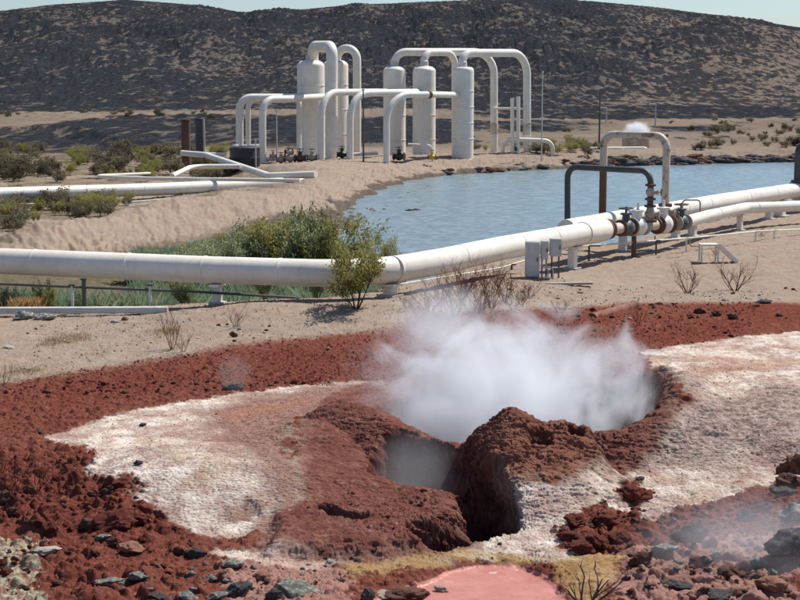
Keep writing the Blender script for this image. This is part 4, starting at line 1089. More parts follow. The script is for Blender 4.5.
R_ = [
    (5, 497, 26, 20, 'brown', 'dark red boulder at the left edge beneath the tangled dry brush'), (12, 510, 14, 10, 'brown', 'small dark lump just below the boulder at the left edge'),
    (90, 523, 24, 18, 'brown', 'dark rounded rock left of the broad red slab'), (116, 518, 44, 24, 'red', 'broad red slab like rock among lower left clods'),
    (114, 541, 14, 12, 'brown', 'dark red stone under the broad red slab'), (132, 546, 26, 14, 'orange', 'sunlit orange rock below the broad red slab'),
    (102, 536, 16, 8, 'grey', 'little grey stone between the red slab and orange rock'), (197, 551, 30, 20, 'dark', 'dark grey angular rock at the tip of the small white crust strip'),
    (231, 562, 30, 14, 'grey', 'grey slab leaning on the white crust strip'), (45, 549, 32, 8, 'white', 'flat white stone near the lichen patch'),
    (140, 574, 30, 15, 'grey', 'grey flat rock with pale top in the lower left'), (112, 580, 40, 12, 'grey', 'long low lichen covered rock in the lower left'),
    (188, 594, 26, 14, 'grey', 'grey rock on the bottom edge below the pair of pale stones'), (217, 594, 26, 14, 'grey', 'rounded grey rock on the bottom edge, left of the dark wedge'),
    (159, 595, 30, 12, 'dark', 'dark wedge of rock on the bottom edge at the lower left'), (192, 573, 16, 14, 'grey', 'pale grey stone, left one of a close pair'),
    (210, 577, 18, 12, 'grey', 'pale grey stone, right one of a close pair'), (238, 585, 34, 22, 'dark', 'big dark rock left of the large lichen grey one'),
    (296, 585, 52, 28, 'grey', 'large lichen grey rock pile stone at the bottom left of the pink pool'), (275, 592, 24, 20, 'dark', 'dark rock tucked left of the large lichen grey one'),
    (261, 575, 22, 12, 'orange', 'reddish rock above the big dark one'), (368, 592, 18, 24, 'dark', 'jagged dark upright rock on the bottom edge beside the pool'),
    (410, 592, 54, 18, 'brown', 'brown crumbly rock on the near edge of the pink pool'), (384, 594, 22, 8, 'white', 'pale flat stone between two dark rocks at the pool'),
    (442, 588, 16, 8, 'white', 'small white stone lying in the pink pool'),
    (635, 491, 34, 20, 'red', 'lone dark red clod heap on white crust right of the mound'), (605, 519, 28, 20, 'red', 'large red clod in the cluster right of the pool'),
    (577, 519, 26, 16, 'red', 'red clod at the left tip of the cluster'), (583, 546, 24, 16, 'red', 'lowest red clod of the cluster'), (600, 540, 26, 16, 'red', 'red clod in the middle of the cluster'),
    (568, 534, 24, 14, 'red', 'dark red clod nearest the white crust in the cluster'), (620, 535, 24, 12, 'red', 'red clod right of the middle one in the cluster'),
    (696, 529, 28, 26, 'brown', 'upright brown block of rock in the lower right'), (641, 556, 26, 16, 'brown', 'dark end of the log shaped rock'),
    (664, 546, 32, 14, 'grey', 'pale log shaped rock behind its dark end'), (745, 514, 18, 20, 'dark', 'dark rock with a pale face under the right slope'),
    (764, 506, 18, 10, 'brown', 'small brown rock right of the dark pale faced one'), (679, 583, 44, 16, 'dark', 'long dark rock in the thin steam at lower right'),
    (704, 559, 16, 16, 'dark', 'small dark rock above the long dark one'), (716, 553, 24, 10, 'grey', 'small grey rock beside the small dark one'), (712, 592, 44, 14, 'dark', 'long grey rock at the bottom in the thin steam'),
    (797, 462, 38, 30, 'brown', 'big red brown boulder at the right edge'), (790, 480, 36, 24, 'brown', 'lower half buried brown boulder at the right edge'), (785, 490, 30, 12, 'dark', 'dark blueish rock under the brown boulders'),
    (796, 512, 40, 26, 'grey', 'grey boulder at the right edge in the thin steam'), (790, 538, 56, 36, 'dark', 'largest dark boulder at the right edge in the thin steam'), (758, 560, 34, 20, 'grey', 'grey rock left of the largest dark boulder'), (732, 571, 30, 18, 'brown', 'brown rock below the thin steam in the lower right'),
    (770, 582, 40, 18, 'orange', 'pinkish rock in the lower right corner'),
    (404, 596, 20, 14, 'dark', 'dark rock under the crumbly one at the pool'), (234, 334, 10, 8, 'brown', 'single brown stone on the sand below the pipeline'), (234, 385, 20, 10, 'dark', 'dark rock on the red flat with a faint wisp behind'),
    (39, 431, 9, 5, 'dark', 'small dark stone above the tip of the white crust'), (700, 310, 12, 8, 'brown', 'dark clod on the red strip, left of three'), (717, 313, 13, 9, 'brown', 'dark clod on the red strip, middle of three'),
    (734, 316, 12, 10, 'brown', 'dark clod on the red strip, right of three'), (763, 301, 18, 5, 'dark', 'flat dark clod at the edge of red and sand'), (640, 478, 10, 6, 'dark', 'tiny dark stone above the lone clod heap'),
    (9, 347, 14, 5, 'white', 'white fragment at the left edge of the sand'), (27, 368, 12, 5, 'white', 'white fragment below the one at the left edge'), (23, 315, 22, 12, 'grey', 'grey rubble lump before the pale beam, left one'), (45, 316, 22, 10, 'grey', 'grey rubble lump before the pale beam, right one'),
    (115, 321, 10, 5, 'white', 'pale stone in the litter below the beam, left one'), (125, 318, 9, 6, 'orange', 'reddish stone in the litter below the beam'), (138, 462, 10, 6, 'dark', 'little dark stone on the left white crust'),
    (143, 424, 7, 4, 'dark', 'small grey stone near the top of the left crust'),
    (580, 292, 7, 4, 'sand', 'small pale stone on the sand below the plank'), (630, 318, 5, 3, 'white', 'tiny white stone on the red strip right of the clay pipe'),
]
for r in R_: rock(*r)

# loose clods: individuals on the red ground
rnd = random.Random(5)


def inside(pt, poly): return float(sdf(np.array([pt[0]]), np.array([pt[1]]), poly)[0]) < 0


areas = [((0, 380, 330, 392), 55, (3, 8), ('red', 'brown'), 'crumbly red clod on the red flat behind the left white crust', 'clods on the red flat behind the crust'),
         ((0, 470, 200, 590), 80, (5, 18), ('red', 'brown', 'red'), 'crumbly red clod in the rubble of the lower left', 'clods in the lower left rubble'),
         ((560, 300, 800, 338), 45, (3, 8), ('red', 'brown'), 'crumbly red clod on the red strip beyond the right crust', 'clods on the far red strip'),
         ((552, 506, 700, 560), 26, (6, 14), ('red', 'red', 'brown'), 'small red clod among the cluster right of the pool', 'clods right of the pool'),
         ((600, 510, 800, 600), 90, (4, 16), ('brown', 'orange', 'brown', 'grey', 'orange', 'dark'), 'small broken rock in the thin steam at lower right', 'broken rocks at lower right'),
         ((120, 558, 345, 600), 50, (3, 10), ('grey', 'brown', 'orange', 'grey', 'white'), 'small broken stone among the grey rocks at the bottom', 'broken stones along the bottom'),
         ((0, 318, 380, 372), 45, (2, 5), ('sand', 'white', 'brown'), 'small stone on the sand below the left pipeline', 'stones on the near sand'),
         ((420, 286, 800, 300), 30, (2, 5), ('sand', 'white', 'brown'), 'small stone on the sand before the cabinets and steps', 'stones on the right sand'),
         ((300, 480, 500, 560), 16, (4, 9), ('brown', 'red'), 'small maroon lump on the ropy mud below the pit', 'lumps on the ropy mud')]
for (x0, y0, x1, y1), n, (s0, s1), kinds, lab, grp in areas:
    k = 0; tries = 0
    while k < n and tries < n * 6:
        tries += 1; px = rnd.uniform(x0, x1); py = rnd.uniform(y0, y1)
        g = ground(px, py); K = zones(np.array([g.x]), np.array([g.y]))
        if kinds[0] == 'red' and K['red'][0] < .5: continue
        if 'crust' in lab and K['crustL'][0] > .4: continue
        if g.z < -.3 or min(float(sdf(np.array([g.x]), np.array([g.y]), q_)[0]) for q_ in (POOL, ZX['yellow'], ZX['yellow2'], ZX['yellow3'])) < .05: continue
        s = s0 + (s1 - s0) * rnd.random() ** 2.2
        rock(px, py, s, s * rnd.uniform(.5, .8), rnd.choice(kinds), lab, grp, name='clod' if kinds[0] == 'red' else 'stone', cat='clod' if kinds[0] == 'red' else 'stone', dn=.4); k += 1


# gravel: one mass of uncountable grains
def scatter_mass(name, mat, seed, boxes, size, n):
    rg = np.random.default_rng(seed); tet = np.array([(1, 0, -.4), (-.5, .87, -.4), (-.5, -.87, -.4), (0, 0, .9), (.4, .5, .5)], float)
    X = []; Y = []; Sz = []
    for (xa, xb, ya, yb), f in boxes:
        k = int(n * f); yy = rg.uniform(ya, yb, k); xx = rg.uniform(xa, xb, k) * yy / ya * .8; X.append(xx); Y.append(yy)
        Sz.append(size * (.35 + 1.3 * rg.random(k) ** 3) * np.clip(yy / 24, .8, 2.2))
    X = np.concatenate(X); Y = np.concatenate(Y); Sz = np.concatenate(Sz)
    K = zones(X, Y); keep = (K['red'] > .5) if 'red' in name else ((K['sand'] > .5) if 'sand' in name else (K['crustR'] + K['crustL'] > .5))
    keep &= (sdf(X, Y, POOL) > .1) & (sdf(X, Y, ZX['yellow']) > 0) & (sdf(X, Y, ZX['yellow2']) > 0)
    X, Y, Sz = X[keep], Y[keep], Sz[keep]; Z = _lookup(X, Y) + Sz * .1
    k = len(X); V = np.empty((k, 5, 3)); a = rg.uniform(0, 6.28, k); c, s = np.cos(a), np.sin(a)
    J = tet[None] * rg.uniform(.6, 1.25, (k, 5, 3)) * Sz[:, None, None] * np.array([1, 1, .8])
    V[:, :, 0] = J[:, :, 0] * c[:, None] - J[:, :, 1] * s[:, None] + X[:, None]; V[:, :, 1] = J[:, :, 0] * s[:, None] + J[:, :, 1] * c[:, None] + Y[:, None]; V[:, :, 2] = J[:, :, 2] + Z[:, None]
    f = np.array([(0, 1, 4), (1, 3, 4), (1, 2, 3), (2, 0, 3), (0, 4, 3)])
    F = (np.arange(k)[:, None, None] * 5 + f[None]).reshape(-1, 3)
    me = new_mesh(name, V.reshape(-1, 3), F, 3, False); me.materials.append(mat)
    o = bpy.data.objects.new(name, me); col.objects.link(o); return o


tag(scatter_mass('red_gravel', S['red'], 1, [((-6, 6, 17.5, 34), .6), ((-9, 9, 30, 44), .5)], .022, 26000), 'crumbs of red earth strewn over the red ground', 'gravel', kind='stuff')
tag(scatter_mass('sand_gravel', S['sand'], 2, [((-9, 9, 29, 45), 1)], .020, 9000), 'fine pale gravel on the sandy strip before the pipelines', 'gravel', kind='stuff')
tag(scatter_mass('crust_gravel', S['brown'], 3, [((-5, 6, 18, 33), 1)], .014, 7000), 'crumbs of brown earth on the white crust', 'gravel', kind='stuff')


# ------------------------------------------------------------------ plants
def leafmat(name, c1, c2):
    m = N(name); v = m.coord('Object'); n = m.noise(v, 3, 3, .6); oi = m.n('ObjectInfo')
    f = m.math('ADD', m.math('MULTIPLY', n, .8), m.math('MULTIPLY', m.math('SUBTRACT', oi.outputs['Random'], .5), .5))
    b = m.bsdf(m.mix(m.ramp(f, [(.25, 0.), (.6, 1.)]), c1, c2), .75, spec=.2)
    tr = m.n('BsdfTranslucent'); tr.inputs[0].default_value = (*c2, 1); mx = m.n('MixShader'); mx.inputs[0].default_value = .45
    m.l(b.outputs[0], mx.inputs[1]); m.l(tr.outputs[0], mx.inputs[2]); m.l(mx.outputs[0], m.out.inputs[0]); return m.m


LM = {'green': leafmat('green_leaf', (.14, .18, .08), (.34, .36, .20)), 'creosote': leafmat('creosote_leaf', (.17, .17, .05), (.34, .31, .11)),
      'scrub': leafmat('scrub_leaf', (.115, .10, .06), (.22, .19, .115)), 'dark': leafmat('dark_scrub', (.06, .055, .035), (.13, .11, .07)),
      'reed': leafmat('reed_leaf', (.08, .13, .075), (.24, .31, .19)), 'straw': leafmat('straw', (.42, .24, .09), (.5, .34, .16)),
      'twig': leafmat('dry_twig', (.18, .065, .045), (.28, .12, .085)), 'stem': leafmat('stem_bark', (.10, .075, .05), (.17, .13, .09)), 'grass': leafmat('dry_grass', (.30, .20, .10), (.42, .31, .18))}


def branches(seed, nst, h, spread, lv=3, r0=.02, bend=.3, split=3):
    r = random.Random(seed); out = []; tips = []

    def go(p, d, L, rad, k):
        pts = [p]; q = p.copy(); dd = d.copy()
        for i in range(3):
            dd = (dd + Vector((r.uniform(-1, 1), r.uniform(-1, 1), r.uniform(-.3, .7))) * bend * .5).normalized(); q = q + dd * L / 3; pts.append(q.copy())
            if k == 0 or i == 2: tips.append((q.copy(), dd.copy()))
        out.append((pts, rad))
        if k > 0:
            for _ in range(split):
                f = r.choice((1, 2, 3)); nd = (dd + Vector((r.uniform(-1, 1), r.uniform(-1, 1), r.uniform(-.2, .8))) * .8).normalized(); go(pts[f].copy(), nd, L * r.uniform(.45, .7), rad * .55, k - 1)
    for i in range(nst):
        a = 2 * PI * i / nst + r.uniform(-.4, .4); s = r.uniform(.2, 1) * spread
        go(Vector((math.cos(a) * .04, math.sin(a) * .04, 0)), Vector((math.cos(a) * s, math.sin(a) * s, 1)).normalized(), h * r.uniform(.5, .75), r0, lv)
    return out, tips


def stems_mesh(name, br, mat, n=4):
    mb = MB()
    for pts, rad in br: mb.tube(pts, [rad * (1 - .2 * i) for i in range(len(pts))], n, False)
    me = bpy.data.meshes.new(name); me.from_pydata(mb.v, [], mb.f); me.materials.append(mat); return me


def leaves_mesh(name, tips, seed, per, size, rad, mat, up=.3):
    rg = np.random.default_rng(seed); T = np.array([t[0][:] for t in tips]); k = len(T) * per
    C = np.repeat(T, per, 0) + rg.normal(0, 1, (k, 3)) * rad; C[:, 2] = np.maximum(C[:, 2], .02)
    a = rg.normal(0, 1, (k, 3)); a[:, 2] += up * 3; a /= np.linalg.norm(a, axis=1)[:, None]
    b = np.cross(a, rg.normal(0, 1, (k, 3))); b /= np.linalg.norm(b, axis=1)[:, None]
    s = size * rg.uniform(.5, 1.3, k)[:, None]
    V = np.stack([C - a * s, C + b * s * .4, C + a * s, C - b * s * .4], 1).reshape(-1, 3)
    F = np.arange(k * 4).reshape(-1, 4); me = new_mesh(name, V, F, 4, False); me.materials.append(mat); return me


def plant_proto(kind, seed):
    if kind == 'creosote': br, tp = branches(seed, 9, 1.0, .9, 3, .014, .35, 3); return stems_mesh('stems', br, LM['stem']), leaves_mesh('foliage', tp, seed, 6, .035, .06, LM['creosote'])
    if kind == 'green': br, tp = branches(seed, 10, 1.0, .8, 3, .018, .35, 3); return stems_mesh('stems', br, LM['stem']), leaves_mesh('foliage', tp, seed, 6, .045, .07, LM['green'], .6)
    if kind == 'twig': br, tp = branches(seed, 8, 1.0, 1.0, 3, .014, .45, 3); return stems_mesh('stems', br, LM['twig'], 3), None
    if kind == 'scrub': br, tp = branches(seed, 7, 1.0, 1.3, 2, .02, .35, 3); return stems_mesh('stems', br, LM['stem'], 3), leaves_mesh('foliage', tp, seed, 7, .07, .10, LM['scrub'])
    if kind == 'dark': br, tp = branches(seed, 7, 1.0, 1.5, 2, .02, .35, 3); return stems_mesh('stems', br, LM['stem'], 3), leaves_mesh('foliage', tp, seed, 6, .08, .12, LM['dark'])


PROTO = {k: [plant_proto(k, 100 + 7 * i + len(k)) for i in range(n)] for k, n in (('creosote', 3), ('green', 5), ('twig', 5), ('scrub', 5), ('dark', 3))}


def plant(kind, p, h, w, label, name='shrub', grp=None, i=[0], small=False, cat='shrub'):
    i[0] += 1; s, f = PROTO[kind][i[0] % len(PROTO[kind])]
    if f is None or small:
        o = bpy.data.objects.new(name, f if f is not None else s)
    else:
        o = bpy.data.objects.new(name, s); c = bpy.data.objects.new('foliage', f); col.objects.link(c); c.parent = o
    col.objects.link(o); o.location = p; o.rotation_euler.z = random.uniform(0, 6.28); o.scale = (w, w, h)
    return tag(o, label, cat, grp)


def pplant(kind, px, py, hpx, wpx, label, **k):
    p = ground(px, py); s = p.y / 1485
    return plant(kind, (p.x, p.y, p.z - .03), hpx * s * .95, wpx * s * .75, label, **k)


# bush before the pipeline
p = D(356, 294, 38.7); p.z = gz(p.x, p.y) - .03
plant('creosote', p, 1.35, 1.3, 'yellow green bush growing in front of the pipeline bend', name='creosote_bush')
p2 = D(384, 292, 44.5); p2.z = gz(p2.x, p2.y)
plant('creosote', p2, 1.35, .7, 'taller green bush just behind the pipeline bend by the water', name='green_bush')
# inlet thicket: countable shrubs
rnd = random.Random(21)
for i, (px, py, h, w, kd) in enumerate([(330, 262, 48, 60, 'creosote'), (300, 262, 50, 60, 'green'), (312, 252, 46, 46, 'scrub'), (275, 262, 46, 56, 'creosote'), (250, 262, 40, 52, 'green'), (222, 264, 34, 50, 'green'), (195, 262, 30, 50, 'green'), (165, 263, 22, 50, 'green'), (140, 263, 20, 44, 'green'), (345, 258, 40, 40, 'green'), (288, 250, 36, 40, 'green'), (236, 250, 26, 40, 'creosote'), (205, 252, 22, 36, 'green'), (355, 256, 34, 34, 'creosote')]):
    Y = 50 + (268 - py) * .55; q = D(px, py, Y); q.z = gz(q.x, Y) - .05; hh = (h * Y / 1485 + (D(px, py, Y).z - q.z)) * float(.62 + .16 * sm(200, 290, px) - .25 * sm(335, 345, px))
    plant(kd, q, hh * 1.0, w * Y / 1485 * .8, ['dense bush', 'green bush', 'pale dry bush', 'yellowish bush', 'leafy green bush', 'low green bush', 'small green bush'][i % 7] + [' at the pond end of the thicket', ' in the thicket above the pipeline', ' crowning the thicket behind the others'][0 if px > 320 else (2 if py < 255 else 1)] + ', %s of the thicket' % ['left end', 'left part', 'middle', 'right part', 'right end'][min(4, int((px - 135) / 46))], name='green_bush', grp='bushes of the thicket behind the pipeline')


# reeds / undergrowth below the pipeline: a mass of blades
def blades(name, n, f, mat, hh, label, seed, wd=.02):
    rg = np.random.default_rng(seed); P_ = f(rg, n); k = len(P_); Z = _lookup(P_[:, 0], P_[:, 1])
    h = hh * rg.uniform(.4, 1.1, k) * np.where(P_[:, 1] > 46, .6, 1); a = rg.uniform(0, 6.28, k); lean = rg.normal(0, .28, (k, 2)) * h[:, None]
    b = np.stack([P_[:, 0], P_[:, 1], Z - .03], 1); c, s = np.cos(a) * wd, np.sin(a) * wd
    V = np.stack([b + np.stack([-c, -s, 0 * c], 1), b + np.stack([c, s, 0 * c], 1), b + np.stack([lean[:, 0] * .4 + c * .7, lean[:, 1] * .4 + s * .7, h * .6], 1), b + np.stack([lean[:, 0], lean[:, 1], h], 1)], 1)
    me = new_mesh(name, V.reshape(-1, 3), np.arange(k * 4).reshape(-1, 4), 4, False); me.materials.append(mat)
    o = bpy.data.objects.new(name, me); col.objects.link(o); return tag(o, label, 'vegetation', kind='stuff')


def inlet_pts(rg, n, dens=.0, s=7):
    x = rg.uniform(-17, 1.2, n); y = rg.uniform(41.5, 60, n); sd = sdf(x, y, INLET); d = fbm(x, y, .6, 3, s)
    px_ = 400 + 1485 * x / y; k = (sd < .7) & (d > dens + .22 * (y > 47) + .30 * ((y > 43) & (y < 47.5) & (fbm(x, y * 1.6, .35, 2, 23) > -.05))) & ~((y > 46) & (px_ < 125 + 40 * d)); return np.stack([x[k], y[k]], 1)


blades('reed_bed', 95000, lambda rg, n: inlet_pts(rg, n, -.22), LM['reed'], 1.05, 'dark green reeds filling the wet hollow under the left pipeline', 1, .011)
blades('undergrowth', 42000, lambda rg, n: inlet_pts(rg, n, .08, 19), LM['green'], 1.15, 'lighter green undergrowth among the reeds', 2, .014)
for i, (px, w, kd, lab) in enumerate([(22, 18, 'straw', 'orange straw tuft at the left end under the pipeline'), (35, 10, 'straw', 'smaller orange straw tuft beside the yellow bush')]):
    c = D(px, 305, 41.2)
    o = blades('straw_tuft', 350, lambda rg, n: np.stack([c.x + rg.normal(0, w * .012, n), 41.3 + rg.normal(0, .15, n)], 1), LM['straw'], .38, lab, 5 + i, .012); o['kind'] = 'thing'; o['category'] = 'grass tuft'
for px, h, w, kd, lab in [(45, 1.0, .55, 'creosote', 'small yellow green bush under the left pipeline'), (75, .8, .5, 'green', 'dark green bush at the close pair of posts'), (12, .9, .5, 'green', 'green bush at the left edge under the pipeline'), (185, .8, .6, 'green', 'green bush left of the pipe support'), (265, .8, .6, 'green', 'green bush right of the pipe support'), (318, .7, .5, 'green', 'low green bush left of the pipeline bend')]:
    Y = 42.3; c = D(px, 305, Y); plant(kd, (c.x, Y, gz(c.x, Y) - .02), h, w, lab, name='green_bush')
# dry bushes by hand
for px, py, h, w, lab in [(172, 349, 42, 34, 'dry leafless shrub on the sand left of centre, taller one'), (183, 352, 24, 22, 'small dry shrub beside the taller leafless one'), (236, 326, 20, 28, 'sparse dry shrub below the pipe support'),
                          (455, 316, 44, 60, 'reddish dry bush just behind the top of the steam'), (482, 310, 44, 60, 'big reddish dry bush before the pipeline, right of the bend'), (505, 302, 36, 44, 'reddish dry bush left of the cabinets'), (430, 312, 30, 50, 'low reddish dry bush at the left top of the steam'), (530, 298, 22, 34, 'low dry bush at the foot of the tall cabinet'),
                          (560, 318, 20, 30, 'dry bush left of the clay pipe'), (638, 325, 26, 26, 'compact red brown shrub right of the clay pipe'), (688, 293, 30, 48, 'fan shaped dry shrub left of two below the steps'), (735, 291, 36, 50, 'fan shaped dry shrub right of two below the steps'),
                          (716, 255, 10, 16, 'tiny dry shrub behind the metal steps'), (762, 236, 10, 20, 'tiny dry shrub under the branch line'), (4, 385, 26, 26, 'dry shrub cut by the left edge on the red flat')]:
    pplant('twig', px, py, h, w, lab, name='dry_shrub', cat='dry shrub')
for i, (px, py, h, w) in enumerate([(440, 306, 34, 40), (462, 300, 40, 46), (474, 316, 34, 44), (492, 308, 40, 44), (512, 310, 26, 36), (448, 322, 30, 40), (420, 320, 24, 40), (468, 292, 30, 36), (500, 294, 30, 34), (522, 305, 22, 30), (486, 322, 24, 40), (408, 308, 20, 34)]):
    pplant('twig', px, py, h, w, 'reddish leafless shrub in the brush between the steam and the pipeline', name='dry_shrub', cat='dry shrub', grp='dry brush behind the steam')
for px, py, h, w in [(12, 495, 34, 60), (38, 488, 34, 60), (60, 492, 30, 50), (0, 475, 30, 50)]:
    pplant('twig', px, py, h, w, 'tangled dark red brushwood heap at the left edge, part %s' % {12: 'in front', 38: 'in the middle', 60: 'nearest the white crust', 0: 'at the very edge'}[px], name='brushwood', cat='brushwood', grp='tangled brushwood at the left edge')

# dead branch by the pool
br, tp = branches(77, 5, .62, 1.6, 2, .012, .5, 2); mm = stems_mesh('dead_branch', br, S['dark'], 5)
p = ground(585, 608); o = bpy.data.objects.new('dead_branch', mm); col.objects.link(o); o.location = (p.x, p.y, p.z); o.scale = (1.5, 1.3, 1.15); tag(o, 'dark dead branch sprawling at the yellow edge of the pink pool', 'branch')

# desert scrub on the flats and the plain
cnt = 0; rnd = random.Random(9)


def scr(n, box, h, kinds, lab, grp, cond=None):
    global cnt
    k = 0; tries = 0
    while k < n and tries < n * 8:
        tries += 1; px = rnd.uniform(box[0], box[2]); py = rnd.uniform(box[1], box[3])
        g = ground(px, py)
        if cond and not cond(g, px, py): continue
        hh = h * rnd.uniform(.5, 1.2); kd = rnd.choice(kinds)
        plant(kd, (g.x, g.y, g.z - .05), hh, hh * rnd.uniform(.8, 1.4), lab, name='desert_shrub', grp=grp, small=True); k += 1; cnt += 1


offroad = lambda g, px, py: inside((g.x, g.y), FLAT)
scr(52, (0, 200, 300, 232), .8, ('scrub', 'scrub', 'dark', 'creosote'), 'low olive desert shrub between the dirt track and the second pipeline', 'shrubs between track and second pipeline', offroad)
scr(92, (-5, 152, 230, 184), 1.15, ('scrub', 'scrub', 'dark', 'creosote'), 'olive desert shrub on the flat beyond the second pipeline', 'shrubs beyond the second pipeline', lambda g, px, py: g.y > 96)
scr(18, (0, 112, 230, 118), .7, ('scrub', 'dark'), 'far desert shrub at the foot of the dark hill, left side', 'far shrubs at the left foot of the hill')
scr(16, (560, 118, 800, 142), .6, ('scrub', 'scrub', 'dark'), 'far desert shrub on the pale plain beyond the pond', 'far shrubs beyond the pond')
scr(8, (562, 142, 585, 153), .8, ('scrub', 'creosote'), 'yellowish desert shrub at the right end of the station', 'shrubs right of the station', lambda g, px, py: g.y > 137)
scr(22, (470, 144, 600, 156), .8, ('scrub', 'creosote'), 'low desert shrub behind the right legs of the station', 'shrubs behind the station', lambda g, px, py: g.y > 131)
scr(24, (690, 128, 800, 150), .8, ('scrub', 'dark'), 'low desert shrub on the far bank at the right', 'shrubs on the far bank')
# dry grass tufts on sand at left
for i, (px, py, lab) in enumerate([(55, 343, 'tan dry grass patch left of the leafless shrub'), (75, 338, 'tan dry grass patch nearest the pale stones'), (165, 332, 'thin dry grass behind the leafless shrub'), (25, 372, 'thin brown grass by the white fragment')]):
    c = ground(px, py)
    o = blades('dry_grass', 500, lambda rg, n: np.stack([c.x + rg.normal(0, .22, n), c.y + rg.normal(0, .25, n)], 1), LM['grass'], .12, lab, 30 + i, .006)

# debris in the pond
for i, (px, py, lab) in enumerate([(410, 210.5, 'small dark floating clump on the pond, left of two'), (416, 210, 'small dark floating clump on the pond, right of two')]):
    x, y = W(px, py, WZ); o = bpy.data.objects.new('floating_clump', RM['dark'][i]); col.objects.link(o); o.location = (x, y, WZ); o.scale = (.28, .2, .12); tag(o, lab, 'debris')


# bank boulders along the far shore
scl = random.Random(4)
yy_ = np.linspace(100, 150, 400)
for k in range(170):
    px = scl.uniform(595, 830) if k > 25 else scl.uniform(440, 600); x_ = (px - 400) / 1485 * yy_; zz_ = _lookup(x_, yy_)
    under = np.where(zz_ < WZ)[0]
    if not len(under): continue
    j = under[-1]; s = scl.uniform(.18, .62) * (1.25 if px > 590 else .8); y = float(yy_[j]) + scl.gauss(.35, .35); x = (px - 400) / 1485 * y
    o = bpy.data.objects.new('bank_rock', RM['dark' if scl.random() < .75 else 'brown'][k % 4]); col.objects.link(o); o.location = (x, y, gz(x, y) + s * .1); o.scale = (s * 1.5, s * .7, s * .7); o.rotation_euler.z = scl.uniform(-.4, .4)
    tag(o, 'dark rock at the waterline of the far bank', 'rock', 'rocks along the far waterline')


# ------------------------------------------------------------------ steam
def steam(name, c, r, label, dens, nscale=1.2, cut=.5, lean=(0, 0), seed=0., aniso=.2, gain=1.0):
    import bmesh
    bm = bmesh.new(); bmesh.ops.create_icosphere(bm, subdivisions=4, radius=1); me = bpy.data.meshes.new(name); bm.to_mesh(me); bm.free()
    o = bpy.data.objects.new(name, me); col.objects.link(o); o.location = c; o.scale = r
    m = N(name + '_volume'); tc = m.coord('Object')
    v = m.n('Mapping'); v.inputs['Location'].default_value = (seed, seed * .7, 0); v.inputs['Scale'].default_value = (r[0], r[1], r[2]); m.l(tc, v.inputs[0])
    n1 = m.noise(v.outputs[0], nscale, 8, .62, 1.6)
    ln = m.n('VectorMath'); ln.operation = 'LENGTH'; m.l(tc, ln.inputs[0])
    s = m.math('SUBTRACT', 1.0, ln.outputs['Value'])                 # 1 at the middle, 0 on the hull
    d = m.math('ADD', s, m.math('MULTIPLY', m.math('SUBTRACT', n1, .5), 1.6 * gain))
    mr = m.n('MapRange'); mr.interpolation_type = 'SMOOTHSTEP'; mr.inputs['From Min'].default_value = cut - .3; mr.inputs['From Max'].default_value = cut + .45; m.l(d, mr.inputs['Value'])
    edge = m.n('MapRange'); edge.interpolation_type = 'SMOOTHSTEP'; edge.inputs['From Max'].default_value = .22; m.l(s, edge.inputs['Value'])
    pv = m.n('VolumePrincipled'); pv.inputs['Color'].default_value = (.93, .955, .985, 1); pv.inputs['Anisotropy'].default_value = aniso
    m.l(m.math('MULTIPLY', m.math('MULTIPLY', mr.outputs[0], edge.outputs[0]), dens), pv.inputs['Density'])
    m.l(pv.outputs[0], m.out.inputs['Volume']); me.materials.append(m.m)
    return tag(o, label, 'steam', kind='stuff')


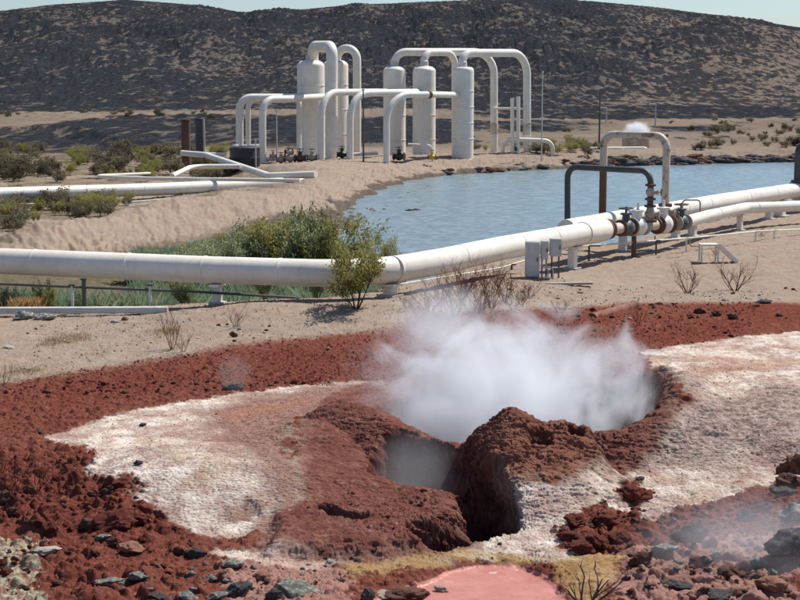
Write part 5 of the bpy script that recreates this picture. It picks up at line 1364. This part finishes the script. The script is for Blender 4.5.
c = D(505, 380, 26.6)
steam('steam_cloud', (1.9, 26.7, .55), (3.5, 3.2, 2.2), 'dense white steam cloud billowing out of the large crater', 1.9, .7, .54, gain=1.45)
c = D(440, 330, 26.5)
steam('steam_wisp', (c.x, 26.5, c.z), (1.3, 1.3, 1.1), 'thin steam wisp rising at the upper left of the cloud', .8, 1.0, .40, seed=3)
a = W(413, 478, .1)
steam('pit_steam', (a[0], a[1] + .15, -.2), (.95, 1.0, 1.25), 'bluish steam filling the small round pit before the crater', .24, 1.1, .2, seed=7, gain=.9)
c = D(740, 560, 18.5)
steam('steam_veil', (c.x + .1, 18.6, .45), (1.9, 1.3, .9), 'thin bluish steam drifting over the dark rocks at lower right', .42, 1.1, .42, seed=11)
c = D(235, 372, 28.5)
steam('steam_puff', c, (.5, .5, .45), 'faint small wisp over a dark rock on the red flat', .16, 1.6, .3, seed=5)
c = D(637, 131, 143)
steam('drum_steam', c, (1.7, 1.2, 1.1), 'white puff rising from the ribbed drum beyond the pond', 3, .9, .35, seed=2)

# ------------------------------------------------------------------ light
EL, AZ = math.radians(56), math.radians(52)     # azimuth from +Y towards +X
w = bpy.data.worlds.new('World'); sc.world = w; w.use_nodes = True; nt = w.node_tree; nt.nodes.clear()
bg = nt.nodes.new('ShaderNodeBackground'); ou = nt.nodes.new('ShaderNodeOutputWorld'); sk = nt.nodes.new('ShaderNodeTexSky')
sk.sky_type = 'NISHITA'; sk.sun_disc = False; sk.sun_elevation = EL; sk.sun_rotation = AZ; sk.altitude = 0; sk.dust_density = .8; sk.air_density = 1.0; sk.ozone_density = 6.0
bg.inputs[1].default_value = .095; nt.links.new(sk.outputs[0], bg.inputs[0]); nt.links.new(bg.outputs[0], ou.inputs[0])
ld = bpy.data.lights.new('sun', 'SUN'); ld.energy = 4.7; ld.angle = math.radians(.5); ld.color = (1, .94, .85)
lo = bpy.data.objects.new('sun', ld); col.objects.link(lo)
sd = Vector((math.cos(EL) * math.sin(AZ), math.cos(EL) * math.cos(AZ), math.sin(EL))); lo.rotation_euler = sd.to_track_quat('Z', 'Y').to_euler()

sc.view_settings.view_transform = 'Standard'; sc.view_settings.look = 'None'; sc.view_settings.gamma = 1; sc.view_settings.use_curve_mapping = False
sc.view_settings.exposure = .38
sc.render.engine = 'CYCLES'
sc.cycles.volume_bounces = 4; sc.cycles.max_bounces = 8; sc.cycles.diffuse_bounces = 3; sc.cycles.transparent_max_bounces = 8
sc.cycles.volume_step_rate = .6; sc.cycles.volume_max_steps = 128
print('shrubs', cnt, 'objects', len(sc.objects))
